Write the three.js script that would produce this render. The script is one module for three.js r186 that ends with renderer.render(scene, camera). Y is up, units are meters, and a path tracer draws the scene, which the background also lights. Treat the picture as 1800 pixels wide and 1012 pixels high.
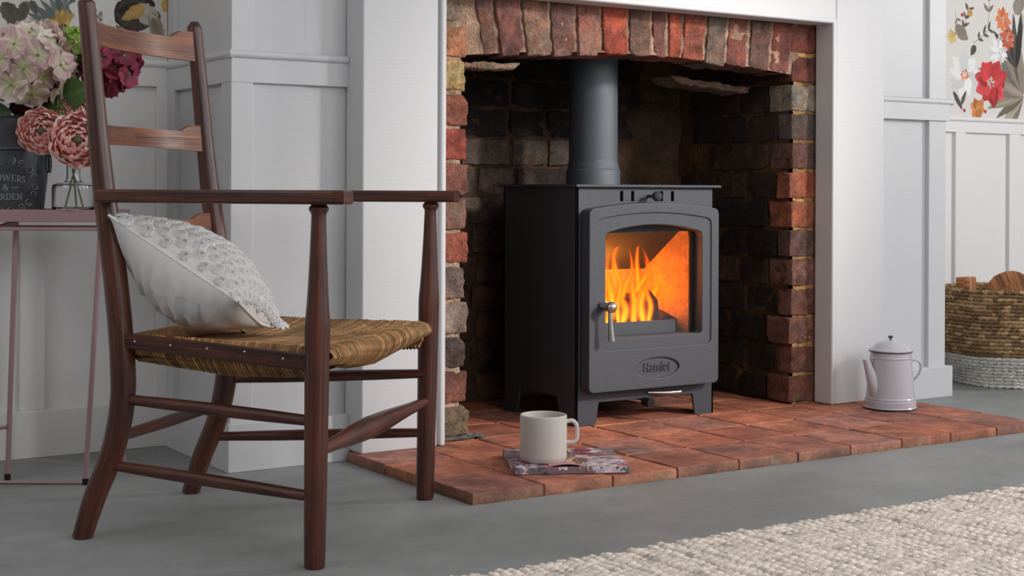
import * as THREE from 'three';
import { RoundedBoxGeometry } from 'three/addons/geometries/RoundedBoxGeometry.js';
import { mergeGeometries } from 'three/addons/utils/BufferGeometryUtils.js';
import { RectAreaLightUniformsLib } from 'three/addons/lights/RectAreaLightUniformsLib.js';
import { ImprovedNoise } from 'three/addons/math/ImprovedNoise.js';
import { FontLoader } from 'three/addons/loaders/FontLoader.js';
import { TextGeometry } from 'three/addons/geometries/TextGeometry.js';

// ---------------------------------------------------------------- camera
const F = 2580, HY = 335, YAW = THREE.MathUtils.degToRad(57), ROLL = THREE.MathUtils.degToRad(0.25), EYE = 0.57;
const fw = new THREE.Vector3(Math.cos(YAW), 0, -Math.sin(YAW)), rt = new THREE.Vector3(Math.sin(YAW), 0, Math.cos(YAW)), up = new THREE.Vector3(0, 1, 0);
const scene = new THREE.Scene();
const camera = new THREE.PerspectiveCamera(THREE.MathUtils.radToDeg(2 * Math.atan(506 / F)), 1800 / 1012, 0.05, 60);
camera.position.set(0, EYE, 0);
camera.up.copy(up).multiplyScalar(Math.cos(ROLL)).addScaledVector(rt, -Math.sin(ROLL));
camera.lookAt(camera.position.clone().add(fw));
camera.setViewOffset(1800, 1012, 0, 506 - HY, 1800, 1012);

// ---------------------------------------------------------------- light
const renderer = new THREE.WebGLRenderer({ antialias: true });
renderer.toneMapping = THREE.LinearToneMapping;
renderer.toneMappingExposure = 1.1;
renderer.shadowMap.enabled = true;
RectAreaLightUniformsLib.init();
scene.background = new THREE.Color(0.55, 0.62, 0.7);

function areaLight(w, h, pos, look, intensity, color) {
  const l = new THREE.RectAreaLight(color, intensity, w, h);
  l.position.set(...pos); l.lookAt(...look); scene.add(l); return l;
}
// daylight entering by the window in the right-hand wall and the one at front right; other two are added fills
areaLight(0.42, 0.9, [5.17, 1.55, -1.1], [0.6, 0.3, -2.0], 26, 0xfffaf6);
areaLight(1.5, 0.9, [-1.47, 1.95, -1.7], [1.1, 0.9, -3.0], 2.1, 0xfaf8f6);  // added fill from the left, brightens the alcove and its return
areaLight(1.0, 1.3, [4.5, 1.72, 0.96], [2.4, 0.8, -2.8], 6.2, 0xf4f6ff);
areaLight(2.6, 1.3, [1.75, 1.68, 0.96], [1.5, 0.6, -3], 2.7, 0xf6f4f4);  // added broad fill behind the camera, raises the ambient level
// studio spot aimed at the fireplace
const key = new THREE.SpotLight(0xfff6ee, 42, 0, THREE.MathUtils.degToRad(11.5), 0.75, 2);
key.position.set(3.95, 2.25, 0.55); key.target.position.set(2.08, 0.46, -2.85); key.shadow.radius = 9; key.castShadow = true;
scene.add(key, key.target);

// ---------------------------------------------------------------- helpers
let seedState = 12345;
function rnd() { seedState = (seedState * 1664525 + 1013904223) >>> 0; return seedState / 4294967296; }
const rr = (a, b) => a + (b - a) * rnd();
const pick = a => a[Math.floor(rnd() * a.length) % a.length];
const N3 = new ImprovedNoise();
const noise = (x, y, z) => N3.noise(x + 31.7, y + 17.3, z + 53.1);
const fbm = (x, y, z, o = 4) => { let s = 0, a = 0.5, f = 1; for (let i = 0; i < o; i++) { s += a * noise(x * f, y * f, z * f); a *= 0.5; f *= 2.03; } return s; };
const clamp = (x, a = 0, b = 1) => Math.min(b, Math.max(a, x));
const lerp = (a, b, t) => a + (b - a) * t;
const smooth = (a, b, x) => { const t = clamp((x - a) / (b - a)); return t * t * (3 - 2 * t); };
const V = (x, y, z) => new THREE.Vector3(x, y, z);
const lin = c => { const k = new THREE.Color(c[0] / 255, c[1] / 255, c[2] / 255); k.convertSRGBToLinear(); return [k.r, k.g, k.b]; };
// a point from a photo pixel: on a horizontal plane, on a plane of constant z, or at a depth
function ray(px, py) {
  const x0 = px - 900, y0 = py - HY, c = Math.cos(-ROLL), s = Math.sin(-ROLL), x = c * x0 - s * y0, y = s * x0 + c * y0;
  return fw.clone().addScaledVector(rt, x / F).addScaledVector(up, -y / F);
}
const onY = (px, py, Y = 0) => { const d = ray(px, py); return V(0, EYE, 0).addScaledVector(d, (Y - EYE) / d.y); };
const onZ = (px, py, Z) => { const d = ray(px, py); return V(0, EYE, 0).addScaledVector(d, Z / d.z); };
const onD = (px, py, D) => V(0, EYE, 0).addScaledVector(ray(px, py), D);

const taken = {};
function numbered(name) { const n = taken[name] = (taken[name] ?? -1) + 1; return n ? `${name}_${String(n).padStart(3, '0')}` : name; }
function flags(m) { m.castShadow = true; m.receiveShadow = true; return m; }
function part(name, geo, mat, parent, label) {
  const m = flags(new THREE.Mesh(geo, mat)); m.name = name; parent.add(m);
  if (label) m.userData.label = label;
  return m;
}
function thing(name, label, category, pos = [0, 0, 0], turn = 0, group) {
  const g = new THREE.Group(); g.name = numbered(name); g.position.set(...pos); g.rotation.y = turn;
  g.userData = { label, category }; if (group) g.userData.group = group;
  scene.add(g); return g;
}
function structure(name) { const g = new THREE.Group(); g.name = name; g.userData.kind = 'structure'; scene.add(g); return g; }
function prep(g) { for (const k of Object.keys(g.attributes)) if (!['position', 'normal', 'uv', 'color'].includes(k)) g.deleteAttribute(k); return g; }
function merge(list) {
  const any = list.some(g => g.attributes.color);
  list = list.map(g => { let h = g.index ? g.toNonIndexed() : g; prep(h);
    if (!h.attributes.uv) h.setAttribute('uv', new THREE.Float32BufferAttribute(new Float32Array(h.attributes.position.count * 2), 2));
    if (any && !h.attributes.color) h.setAttribute('color', new THREE.Float32BufferAttribute(new Float32Array(h.attributes.position.count * 3).fill(1), 3));
    return h; });
  return mergeGeometries(list);
}
// box with uv in metres; x0..x1 etc.
function bx(x0, x1, y0, y1, z0, z1, r = 0.0015) {
  const w = x1 - x0, h = y1 - y0, d = z1 - z0;
  const g = r > 0 ? new RoundedBoxGeometry(w, h, d, 2, Math.min(r, w / 2.01, h / 2.01, d / 2.01)) : new THREE.BoxGeometry(w, h, d);
  g.translate((x0 + x1) / 2, (y0 + y1) / 2, (z0 + z1) / 2);
  return boxUV(g);
}
function boxUV(g, ox = 0, oy = 0) {
  if (g.index) g = g.toNonIndexed();
  const p = g.attributes.position, uv = new Float32Array(p.count * 2), a = V(), b = V(), c = V(), n = V();
  for (let i = 0; i < p.count; i += 3) {
    a.fromBufferAttribute(p, i); b.fromBufferAttribute(p, i + 1); c.fromBufferAttribute(p, i + 2);
    n.copy(b).sub(a).cross(c.clone().sub(a));
    const ax = Math.abs(n.x), ay = Math.abs(n.y), az = Math.abs(n.z);
    [a, b, c].forEach((q, k) => {
      const [u, v] = ax >= ay && ax >= az ? [q.z, q.y] : ay >= az ? [q.x, q.z] : [q.x, q.y];
      uv[(i + k) * 2] = u + ox; uv[(i + k) * 2 + 1] = v + oy;
    });
  }
  g.setAttribute('uv', new THREE.BufferAttribute(uv, 2)); return g;
}
// smooth normals over coincident corners, keeping uv and colours
function soften(g) {
  const p = g.attributes.position, idx = g.index, m = new Map(), n = idx ? idx.count : p.count, at = i => idx ? idx.getX(i) : i;
  const key = i => `${Math.round(p.getX(i) * 2e5)},${Math.round(p.getY(i) * 2e5)},${Math.round(p.getZ(i) * 2e5)}`;
  const a = V(), b = V(), c = V();
  for (let i = 0; i < n; i += 3) {
    const t = [at(i), at(i + 1), at(i + 2)];
    a.fromBufferAttribute(p, t[0]); b.fromBufferAttribute(p, t[1]); c.fromBufferAttribute(p, t[2]);
    b.sub(a); c.sub(a); b.cross(c);
    for (const j of t) { const k = key(j), e = m.get(k); if (e) e.add(b); else m.set(k, b.clone()); }
  }
  const out = new Float32Array(p.count * 3);
  for (let i = 0; i < p.count; i++) { const e = (m.get(key(i)) ?? V(0, 1, 0)).clone().normalize(); out.set([e.x, e.y, e.z], i * 3); }
  g.setAttribute('normal', new THREE.BufferAttribute(out, 3)); return g;
}
// normals smoothed across edges blunter than the angle
function crease(g, angle) {
  if (g.index) g = g.toNonIndexed();
  const p = g.attributes.position, n = p.count, cosA = Math.cos(angle), fn = [], m = new Map(), keys = new Array(n), a = V(), b = V(), c = V();
  for (let i = 0; i < n; i += 3) {
    a.fromBufferAttribute(p, i); b.fromBufferAttribute(p, i + 1); c.fromBufferAttribute(p, i + 2);
    const q = b.clone().sub(a).cross(c.clone().sub(a)), L = q.length(); fn.push([q, L > 1e-16 ? q.clone().divideScalar(L) : V(0, 0, 0)]);
    for (let k = 0; k < 3; k++) { const j = i + k, h = `${Math.round(p.getX(j) * 1e6)},${Math.round(p.getY(j) * 1e6)},${Math.round(p.getZ(j) * 1e6)}`; keys[j] = h; const l = m.get(h); if (l) l.push(i / 3); else m.set(h, [i / 3]); }
  }
  const out = new Float32Array(n * 3), s = V();
  for (let j = 0; j < n; j++) { const f = fn[Math.floor(j / 3)]; s.set(0, 0, 0); for (const t of m.get(keys[j])) if (fn[t][1].dot(f[1]) > cosA) s.add(fn[t][0]); if (s.lengthSq() < 1e-24) s.copy(f[1]); s.normalize(); out.set([s.x, s.y, s.z], j * 3); }
  g.setAttribute('normal', new THREE.BufferAttribute(out, 3)); return g;
}
// tube along points with radii; oval = [a, b] scale of the section
function tube(pts, radii, radial = 12, seg = 48, caps = true) {
  const curve = new THREE.CatmullRomCurve3(pts.map(p => V(...p)), false, 'centripetal');
  const pos = [], uv = [], index = [];
  const R = t => { const f = t * (radii.length - 1), i = Math.min(radii.length - 2, Math.floor(f)); return lerp(radii[i], radii[i + 1], f - i); };
  const fr = curve.computeFrenetFrames(seg, false), L = curve.getLength();
  for (let i = 0; i <= seg; i++) {
    const t = i / seg, c = curve.getPoint(t), r = radii.length > 1 ? R(t) : radii[0];
    for (let j = 0; j <= radial; j++) {
      const a = j / radial * Math.PI * 2, q = c.clone().addScaledVector(fr.normals[i], Math.cos(a) * r).addScaledVector(fr.binormals[i], Math.sin(a) * r);
      pos.push(q.x, q.y, q.z); uv.push(t * L, j / radial * Math.PI * 2 * Math.max(r, 0.004));
    }
  }
  const w = radial + 1;
  for (let i = 0; i < seg; i++) for (let j = 0; j < radial; j++) index.push(i * w + j, i * w + j + 1, (i + 1) * w + j, i * w + j + 1, (i + 1) * w + j + 1, (i + 1) * w + j);
  if (caps) for (const [i, s] of [[0, 1], [seg, -1]]) {
    const c = curve.getPoint(i / seg), k = pos.length / 3; pos.push(c.x, c.y, c.z); uv.push(0, 0);
    for (let j = 0; j < radial; j++) s > 0 ? index.push(k, i * w + j + 1, i * w + j) : index.push(k, i * w + j, i * w + j + 1);
  }
  const g = new THREE.BufferGeometry();
  g.setAttribute('position', new THREE.Float32BufferAttribute(pos, 3)); g.setAttribute('uv', new THREE.Float32BufferAttribute(uv, 2)); g.setIndex(index);
  // make sure faces look outwards
  const a = V().fromBufferAttribute(g.attributes.position, 0), b = V().fromBufferAttribute(g.attributes.position, 1), c = V().fromBufferAttribute(g.attributes.position, w);
  const nrm = b.clone().sub(a).cross(c.clone().sub(a)), outw = a.clone().sub(curve.getPoint(0));
  if (nrm.dot(outw) < 0) { for (let i = 0; i < index.length; i += 3) { const s = index[i]; index[i] = index[i + 1]; index[i + 1] = s; } g.setIndex(index); }
  return crease(g, 0.9);
}
function lathe(profile, seg = 48, ang = 0.6) {
  const g = new THREE.LatheGeometry(profile.map(p => new THREE.Vector2(p[0], p[1])), seg);
  return crease(g, ang);
}
// grid surface f(u, v) -> [x, y, z], u, v in 0..1
function sheet(nu, nv, f, col) {
  const pos = [], uv = [], index = [], color = [];
  for (let i = 0; i <= nu; i++) for (let j = 0; j <= nv; j++) {
    const u = i / nu, v = j / nv; pos.push(...f(u, v)); uv.push(u, v); if (col) color.push(...col(u, v));
  }
  for (let i = 0; i < nu; i++) for (let j = 0; j < nv; j++) { const a = i * (nv + 1) + j, b = a + nv + 1; index.push(a, b, a + 1, b, b + 1, a + 1); }
  const g = new THREE.BufferGeometry();
  g.setAttribute('position', new THREE.Float32BufferAttribute(pos, 3)); g.setAttribute('uv', new THREE.Float32BufferAttribute(uv, 2));
  if (col) g.setAttribute('color', new THREE.Float32BufferAttribute(color, 3));
  g.setIndex(index); g.computeVertexNormals(); return g;
}
function shapeOf(pts) { const s = new THREE.Shape(); pts.forEach((p, i) => i ? s.lineTo(...p) : s.moveTo(...p)); s.closePath(); return s; }
function extrude(shape, depth, bevel = 0.001, seg = 2, curveSegments = 24) {
  const g = new THREE.ExtrudeGeometry(shape, { depth: depth - 2 * bevel, bevelEnabled: bevel > 0, bevelThickness: bevel, bevelSize: bevel, bevelOffset: -bevel, bevelSegments: seg, curveSegments });
  g.translate(0, 0, bevel); return g;
}

// ---------------------------------------------------------------- textures
// periodic value noise on a grid of n x n
function periodic(n, seed) {
  const v = new Float32Array(n * n); let s = seed >>> 0;
  for (let i = 0; i < n * n; i++) { s = (s * 1664525 + 1013904223) >>> 0; v[i] = s / 4294967296; }
  return (x, y) => { x = ((x % 1) + 1) % 1 * n; y = ((y % 1) + 1) % 1 * n;
    const i = Math.floor(x), j = Math.floor(y), a = x - i, b = y - j, sa = a * a * (3 - 2 * a), sb = b * b * (3 - 2 * b), I = i % n, J = j % n, I1 = (i + 1) % n, J1 = (j + 1) % n;
    return lerp(lerp(v[J * n + I], v[J * n + I1], sa), lerp(v[J1 * n + I], v[J1 * n + I1], sa), sb); };
}
function layers(base, count, seed, gain = 0.55) {
  const fs = []; for (let k = 0; k < count; k++) fs.push(periodic(base << k, seed + k * 77));
  return (x, y) => { let s = 0, a = 1, w = 0; for (const f of fs) { s += a * f(x, y); w += a; a *= gain; } return s / w; };
}
function tex(w, h, fn, srgb = true, repeat = 1, repeatY = repeat) {
  const d = new Uint8Array(w * h * 4);
  for (let j = 0; j < h; j++) for (let i = 0; i < w; i++) { const c = fn(i / w, j / h), k = (j * w + i) * 4; d[k] = clamp(c[0]) * 255; d[k + 1] = clamp(c[1]) * 255; d[k + 2] = clamp(c[2]) * 255; d[k + 3] = c.length > 3 ? clamp(c[3]) * 255 : 255; }
  const t = new THREE.DataTexture(d, w, h, THREE.RGBAFormat); t.wrapS = t.wrapT = THREE.RepeatWrapping; t.magFilter = THREE.LinearFilter; t.minFilter = THREE.LinearFilter;
  if (srgb) t.colorSpace = THREE.SRGBColorSpace; t.repeat.set(repeat, repeatY); t.needsUpdate = true; return t;
}
const g3 = v => [v, v, v];
const grainA = layers(4, 7, 11), grainB = layers(8, 6, 91, 0.7), grainC = layers(32, 4, 41, 0.8), grainD = layers(64, 3, 7, 0.8);
const rub = (c, rough, more = {}) => new THREE.MeshPhysicalMaterial({ color: new THREE.Color(...lin(c)), roughness: rough, ...more });

const paintBump = tex(512, 512, (x, y) => g3(0.5 + 0.35 * (grainC(x * 0.25, y * 3) - 0.5) + 0.3 * (grainB(x, y) - 0.5)), false, 2.0);
const M = {};
M.white = rub([208, 209, 211], 0.42, { bumpMap: paintBump, bumpScale: 0.0005 });
M.wallGrey = rub([232, 231, 230], 0.5, { bumpMap: paintBump, bumpScale: 0.0005 });
M.ceiling = rub([225, 225, 223], 0.9);
M.plainWall = rub([190, 189, 187], 0.85);
M.floor = new THREE.MeshPhysicalMaterial({ roughness: 0.62, color: 0xffffff,
  map: tex(1024, 1024, (x, y) => { const a = grainA(x, y), b = grainB(x * 1, y * 2), c = grainC(x, y); const v = 0.60 + 0.2 * (a - 0.5) + 0.1 * (b - 0.5) + 0.05 * (c - 0.5); return [v * 0.985, v * 1.005, v * 1.0]; }, true, 0.55),
  bumpMap: tex(512, 512, (x, y) => g3(grainB(x, y)), false, 1.1), bumpScale: 0.0012 });
const brickMap = tex(512, 512, (x, y) => { const p = grainC(x, y), q = grainB(x, y), s = grainD(x, y); let v = 0.82 + 0.35 * (q - 0.5) + 0.35 * (p - 0.5) + 0.25 * (s - 0.5); if (s > 0.74 && p > 0.55) v *= 0.5; return [v, v * 0.985, v * 0.97]; }, true, 4);
const brickBump = tex(512, 512, (x, y) => { const p = grainC(x, y), s = grainD(x, y), q = grainB(x, y); let v = 0.55 + 0.7 * (q - 0.5) + 0.5 * (p - 0.5) + 0.3 * (s - 0.5); if (s > 0.74 && p > 0.55) v -= 0.3; return g3(v); }, false, 4);
M.brick = new THREE.MeshStandardMaterial({ vertexColors: true, roughness: 0.93, map: brickMap, bumpMap: brickBump, bumpScale: 0.007 });
M.mortar = new THREE.MeshStandardMaterial({ vertexColors: true, roughness: 0.97, map: brickMap, bumpMap: brickBump, bumpScale: 0.009 });
const tileMap = tex(1024, 1024, (x, y) => { const a = grainA(x, y), q = grainB(x, y), p = grainC(x, y), s = grainD(x, y); let v = 0.86 + 0.32 * (a - 0.5) + 0.26 * (q - 0.5) + 0.22 * (p - 0.5) + 0.16 * (s - 0.5); const w = smooth(0.56, 0.68, q) * 0.4, d = smooth(0.57, 0.72, grainA(x + 0.37, y + 0.61)) * 0.28; return [v * (1 - d * 0.8) + w * 0.1, v * (1 - d * 0.55) + w * 0.22, v * (1 - d * 0.4) + w * 0.3]; }, true, 1.7);
M.tile = new THREE.MeshPhysicalMaterial({ vertexColors: true, roughness: 0.72, map: tileMap, bumpMap: tex(512, 512, (x, y) => g3(0.5 + 0.6 * (grainB(x, y) - 0.5) + 0.4 * (grainC(x, y) - 0.5)), false, 2.3), bumpScale: 0.004 });
const woodMap = tex(512, 512, (x, y) => { const gx = layersWood(x, y); return gx; }, true, 2.2, 9);
function layersWood(x, y) { const a = grainC(x * 0.06, y), b = grainD(x * 0.05, y), c = grainA(x, y); const v = 0.82 + 0.6 * (a - 0.5) + 0.5 * (b - 0.5) + 0.7 * (c - 0.5); return [v, v * (0.96 + 0.08 * (c - 0.5)), v * 0.93]; }
const woodBump = tex(256, 256, (x, y) => g3(grainD(x * 0.05, y)), false, 2.2, 9);
const wood = (c, more = {}) => new THREE.MeshPhysicalMaterial({ color: new THREE.Color(...lin(c)), roughness: 0.38, clearcoat: 0.25, clearcoatRoughness: 0.3, map: woodMap, bumpMap: woodBump, bumpScale: 0.0006, ...more });
M.darkWood = wood([104, 53, 36]);
M.redWood = wood([160, 98, 60]);
M.railWood = wood([96, 50, 38], { roughness: 0.5, clearcoat: 0.05 });
M.rush = new THREE.MeshStandardMaterial({ vertexColors: true, roughness: 0.75, map: tex(256, 256, (x, y) => { const v = 0.85 + 0.6 * (grainC(x, y * 0.2) - 0.5) + 0.3 * (grainB(x, y) - 0.5); return [v, v * 0.97, v * 0.9]; }, true, 6, 30) });
const ironBump = tex(512, 512, (x, y) => g3(grainD(x, y)), false, 12);
M.castIron = rub([69, 72, 79], 0.5, { bumpMap: ironBump, bumpScale: 0.0009, metalness: 0.1 });
M.steelPlate = rub([61, 63, 70], 0.48, { bumpMap: ironBump, bumpScale: 0.0003, metalness: 0.1 });
M.fluePaint = rub([84, 92, 98], 0.42, { metalness: 0.15, bumpMap: ironBump, bumpScale: 0.0002 });
M.soot = rub([22, 20, 19], 0.9);
M.chrome = new THREE.MeshPhysicalMaterial({ color: 0xd8d6d2, metalness: 1, roughness: 0.22 });
M.liner = new THREE.MeshStandardMaterial({ color: new THREE.Color(...lin([214, 164, 112])), roughness: 0.9, map: brickMap });
M.glass = new THREE.MeshPhysicalMaterial({ color: 0xffffff, roughness: 0.02, transmission: 1, thickness: 0, ior: 1.45 });
M.enamel = rub([196, 194, 202], 0.22, { clearcoat: 0.6, clearcoatRoughness: 0.1 });
M.darkRim = rub([70, 70, 78], 0.3);
M.mug = rub([205, 198, 192], 0.42);

// ---------------------------------------------------------------- structure: floor, ceiling, outer walls, windows
const floorG = bx(-1.7, 5.4, -0.12, 0, -3.45, 1.2, 0);
{ const f = flags(new THREE.Mesh(floorG, M.floor)); f.name = 'floor'; f.userData.kind = 'structure'; scene.add(f); }
{ const c = flags(new THREE.Mesh(bx(-1.7, 5.4, 2.75, 2.9, -3.45, 1.2, 0), M.ceiling)); c.name = 'ceiling'; c.userData.kind = 'structure'; scene.add(c); }
function openWall(name, fixed, axis, lo, hi, ...openings) {   // wall with openings [a0, a1, y0, y1], in order
  const g = structure(name), t0 = fixed, t1 = fixed + 0.2;
  const piece = (a0, a1, y0, y1) => part('wall_section', axis === 'z' ? bx(t0, t1, y0, y1, a0, a1, 0) : bx(a0, a1, y0, y1, t0, t1, 0), M.plainWall, g);
  let from = lo; for (const o of openings) { piece(from, o[0], 0, 2.75); piece(o[0], o[1], 0, o[2]); piece(o[0], o[1], o[3], 2.75); from = o[1]; } piece(from, hi, 0, 2.75);
}
openWall('wall_left', -1.7, 'z', -3.45, 1.2, [-2.5, -0.9, 1.45, 2.45]);
openWall('wall_right', 5.2, 'z', -3.45, 1.2, [-1.4, -0.8, 0.95, 2.15]);
openWall('wall_front', 1.0, 'x', -1.5, 5.2, [0.4, 3.1, 0.95, 2.4], [3.95, 5.05, 1.02, 2.42]);
function windowFrame(name, axis, fixed, a0, a1, y0, y1, bars) {
  const g = structure(name);
  const b = (p0, p1, q0, q1) => part('frame_bar', axis === 'z' ? bx(fixed, fixed + 0.05, q0, q1, p0, p1, 0.002) : bx(p0, p1, q0, q1, fixed, fixed + 0.05, 0.002), M.white, g);
  b(a0, a0 + 0.05, y0, y1); b(a1 - 0.05, a1, y0, y1); b(a0, a1, y0, y0 + 0.05); b(a0, a1, y1 - 0.05, y1);
  for (let k = 1; k <= bars; k++) { const a = lerp(a0, a1, k / (bars + 1)); b(a - 0.015, a + 0.015, y0, y1); }
  part('pane', axis === 'z' ? bx(fixed + 0.022, fixed + 0.028, y0, y1, a0, a1, 0) : bx(a0, a1, y0, y1, fixed + 0.022, fixed + 0.028, 0), M.glass, g);
}
windowFrame('window_1', 'z', 5.28, -1.4, -0.8, 0.95, 2.15, 0);
windowFrame('added_window_4', 'z', -1.65, -2.5, -0.9, 1.45, 2.45, 1);  // made-up window, there to house the added left fill
windowFrame('added_window_3', 'x', 1.1, 0.4, 3.1, 0.95, 2.4, 2);  // made-up wide window for the added fill behind the camera
windowFrame('window_2', 'x', 1.1, 3.95, 5.05, 1.02, 2.42, 1);

// ---------------------------------------------------------------- panelled walls
const ZS = -2.778, ZB = -2.790, ZP = -2.803;             // skirting, boards and panels of the chimney breast
function bead(x0, x1, y, z, r, axis = 'x') { const g = new THREE.CylinderGeometry(r, r, x1 - x0, 14); if (axis === 'x') { g.rotateZ(Math.PI / 2); g.translate((x0 + x1) / 2, y, z); } else { g.rotateX(Math.PI / 2); g.translate(z, y, (x0 + x1) / 2); } return g; }
{
  const g = structure('wall_chimney_left');              // left of the surround
  part('panel', bx(1.15, 1.42, 0.0, 1.3, -2.9, ZP, 0), M.white, g);
  part('stile', bx(1.136, 1.184, 0.09, 0.787, -2.815, ZB), M.white, g);
  part('stile', bx(1.136, 1.184, 0.835, 1.3, -2.815, ZB), M.white, g);
  part('rail', bx(1.136, 1.42, 0.787, 0.838, -2.86, ZB), M.white, g);
  part('rail_bead', bead(1.131, 1.397, 0.844, -2.792, 0.0085), M.white, g);
  // return facing the left alcove
  part('panel', bx(1.149, 1.3, 0, 1.3, -3.2, -2.80, 0), M.white, g);
  part('stile', bx(1.136, 1.16, 0.09, 1.3, -3.16, -3.118), M.white, g);
  part('stile', bx(1.1365, 1.16, 0.09, 0.787, -2.845, -2.7905), M.white, g);
  part('stile', bx(1.1365, 1.16, 0.835, 1.3, -2.845, -2.7905), M.white, g);
  part('rail', bx(1.1362, 1.16, 0.787, 0.838, -3.16, -2.7902), M.white, g);
  part('rail_bead', bead(-3.16, -2.787, 0.844, 1.138, 0.0085, 'z'), M.white, g);
  const b = structure('baseboard_chimney_left');
  part('board', bx(1.128, 1.40, 0, 0.098, -2.86, ZS, 0.002), M.white, b);
  part('board', bx(1.1282, 1.16, 0, 0.0978, -3.155, -2.7782, 0.002), M.white, b);
}
{
  const g = structure('wall_chimney_right');
  part('panel', bx(2.93, 3.25, 0, 1.3, -2.9, ZP, 0), M.white, g);
  part('stile', bx(3.194, 3.262, 0.08, 0.77, -2.9, ZB), M.white, g);
  part('stile', bx(3.194, 3.262, 0.815, 1.3, -2.9, ZB), M.white, g);
  part('rail', bx(2.94, 3.272, 0.77, 0.818, -2.9, ZB + 0.006), M.white, g);
  part('rail_bead', bead(2.947, 3.285, 0.823, -2.788, 0.0085), M.white, g);
  part('side', bx(3.1, 3.255, 0, 1.3, -3.3, -2.85, 0), M.white, g);
  const b = structure('baseboard_chimney_right');
  part('board', bx(2.94, 3.276, 0, 0.086, -2.9, ZS + 0.004, 0.002), M.white, b);
  part('board', bx(3.2, 3.276, 0, 0.086, -3.155, -2.86, 0.002), M.white, b);
}
// wallpaper: flat print, drawn
function paper(w, h, draw) {
  const c = document.createElement('canvas'); c.width = w; c.height = h; const k = c.getContext('2d'); draw(k, w, h);
  const t = new THREE.CanvasTexture(c); t.colorSpace = THREE.SRGBColorSpace; t.magFilter = THREE.LinearFilter; return t;
}
const rgb = (c, a = 1) => `rgba(${c[0] | 0},${c[1] | 0},${c[2] | 0},${a})`;
const vary = (c, d) => { const e = rr(-d, d) * 1.3; return c.map(v => clamp(v + e + rr(-d, d) * 0.25, 0, 255)); };
function petal(k, x, y, a, len, wid, col, d = 14) {
  for (let s = 0; s < 7; s++) {
    k.fillStyle = rgb(vary(col, d), s ? 0.45 : 0.95); k.save(); k.translate(x, y); k.rotate(a + (s ? rr(-0.12, 0.12) : 0)); k.beginPath();
    const l = len * (s ? rr(0.45, 1) : 1), w = wid * (s ? rr(0.12, 0.5) : 1), o = s ? rr(-0.4, 0.4) * wid : 0, top = [], low = [];
    for (let i = 0; i <= 12; i++) { const t = i / 12, hw = w * Math.pow(Math.sin(Math.PI * Math.pow(t, 0.75) * 0.98), 0.8), oo = o * Math.sin(Math.PI * t); top.push([l * t, oo - hw * rr(0.82, 1.1)]); low.unshift([l * t, oo + hw * rr(0.82, 1.1)]); }
    [...top, ...low].forEach((p, i) => i ? k.lineTo(...p) : k.moveTo(...p)); k.fill(); k.restore();
  }
}
function bloom(k, x, y, r, n, col, heart, d = 14, squash = 0.42) {
  { const b0 = rr(0, 6); for (let i = 0; i < n; i++) petal(k, x, y, b0 + (i + 0.5) / n * Math.PI * 2, r * rr(0.7, 1.0), r * squash * 0.8, col.map(v => v * 0.9), d * 1.4); }
  const a0 = rr(0, 6); for (let i = 0; i < n; i++) petal(k, x, y, a0 + i / n * Math.PI * 2 + rr(-0.15, 0.15), r * rr(0.85, 1.08), r * squash, i % 3 === 2 ? col.map(v => v * 0.88) : col, d);
  for (let i = 0; i < 26; i++) { const a = rr(0, 6.28), q = r * 0.22 * Math.sqrt(rnd()); k.fillStyle = rgb(vary(heart, 30), 0.9); k.beginPath(); k.arc(x + Math.cos(a) * q, y + Math.sin(a) * q, r * rr(0.025, 0.06), 0, 7); k.fill(); }
}
function stalk(k, pts, w, col) { k.strokeStyle = rgb(col); k.lineWidth = w; k.lineCap = 'round'; k.beginPath(); k.moveTo(...pts[0]); k.quadraticCurveTo(...pts[1], ...pts[2]); k.stroke(); }
function spray(k, x, y, a, len, n, col) {
  stalk(k, [[x, y], [x + Math.cos(a + 0.2) * len * 0.5, y + Math.sin(a + 0.2) * len * 0.5], [x + Math.cos(a) * len, y + Math.sin(a) * len]], len * 0.015, col.map(v => v * 0.8));
  for (let i = 0; i < n; i++) { const t = (i + 1) / (n + 0.5); for (const s of [-1, 1]) petal(k, x + Math.cos(a + 0.1 * (1 - t)) * len * t, y + Math.sin(a + 0.1 * (1 - t)) * len * t, a + s * rr(0.6, 0.9), len * rr(0.22, 0.34), len * 0.055, col, 18); }
}
function fern(k, x, y, spread, len, n, a0, col) { for (let i = 0; i < n; i++) { const a = a0 + (i / (n - 1) - 0.5) * spread; petal(k, x, y, a, len * rr(0.75, 1.1), len * 0.085, i % 2 ? col : col.map(v => v * 0.72), 16); } }
const GREY = [142, 134, 118], DARK = [88, 84, 78], CREAM = [232, 231, 228], RED = [205, 62, 66], ORANGE = [226, 132, 88], OCHRE = [200, 165, 95];
function ground(k, w, h, c) { k.fillStyle = rgb(c); k.fillRect(0, 0, w, h); for (let i = 0; i < 500; i++) { k.fillStyle = rgb(vary(c, 7), 0.25); k.fillRect(rr(0, w), rr(0, h), rr(2, 40), 1.5); } }
function scatter(k, w, h, n, keep) {
  for (let i = 0; i < n; i++) {
    const x = rr(0, w), y = rr(0, h), q = rnd(); if (keep(x, y)) continue;
    if (q < 0.25) bloom(k, x, y, rr(90, 150), 8, CREAM, ORANGE, 6); else if (q < 0.35) bloom(k, x, y, rr(80, 130), 9, RED, CREAM, 20); else if (q < 0.5) bloom(k, x, y, rr(50, 80), 6, ORANGE, CREAM, 16);
    else if (q < 0.75) spray(k, x, y, rr(0, 6.28), rr(160, 260), 4, pick([GREY, DARK])); else fern(k, x, y, rr(0.8, 1.8), rr(180, 300), 7, rr(-2.4, -0.6), GREY);
  }
}
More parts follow.
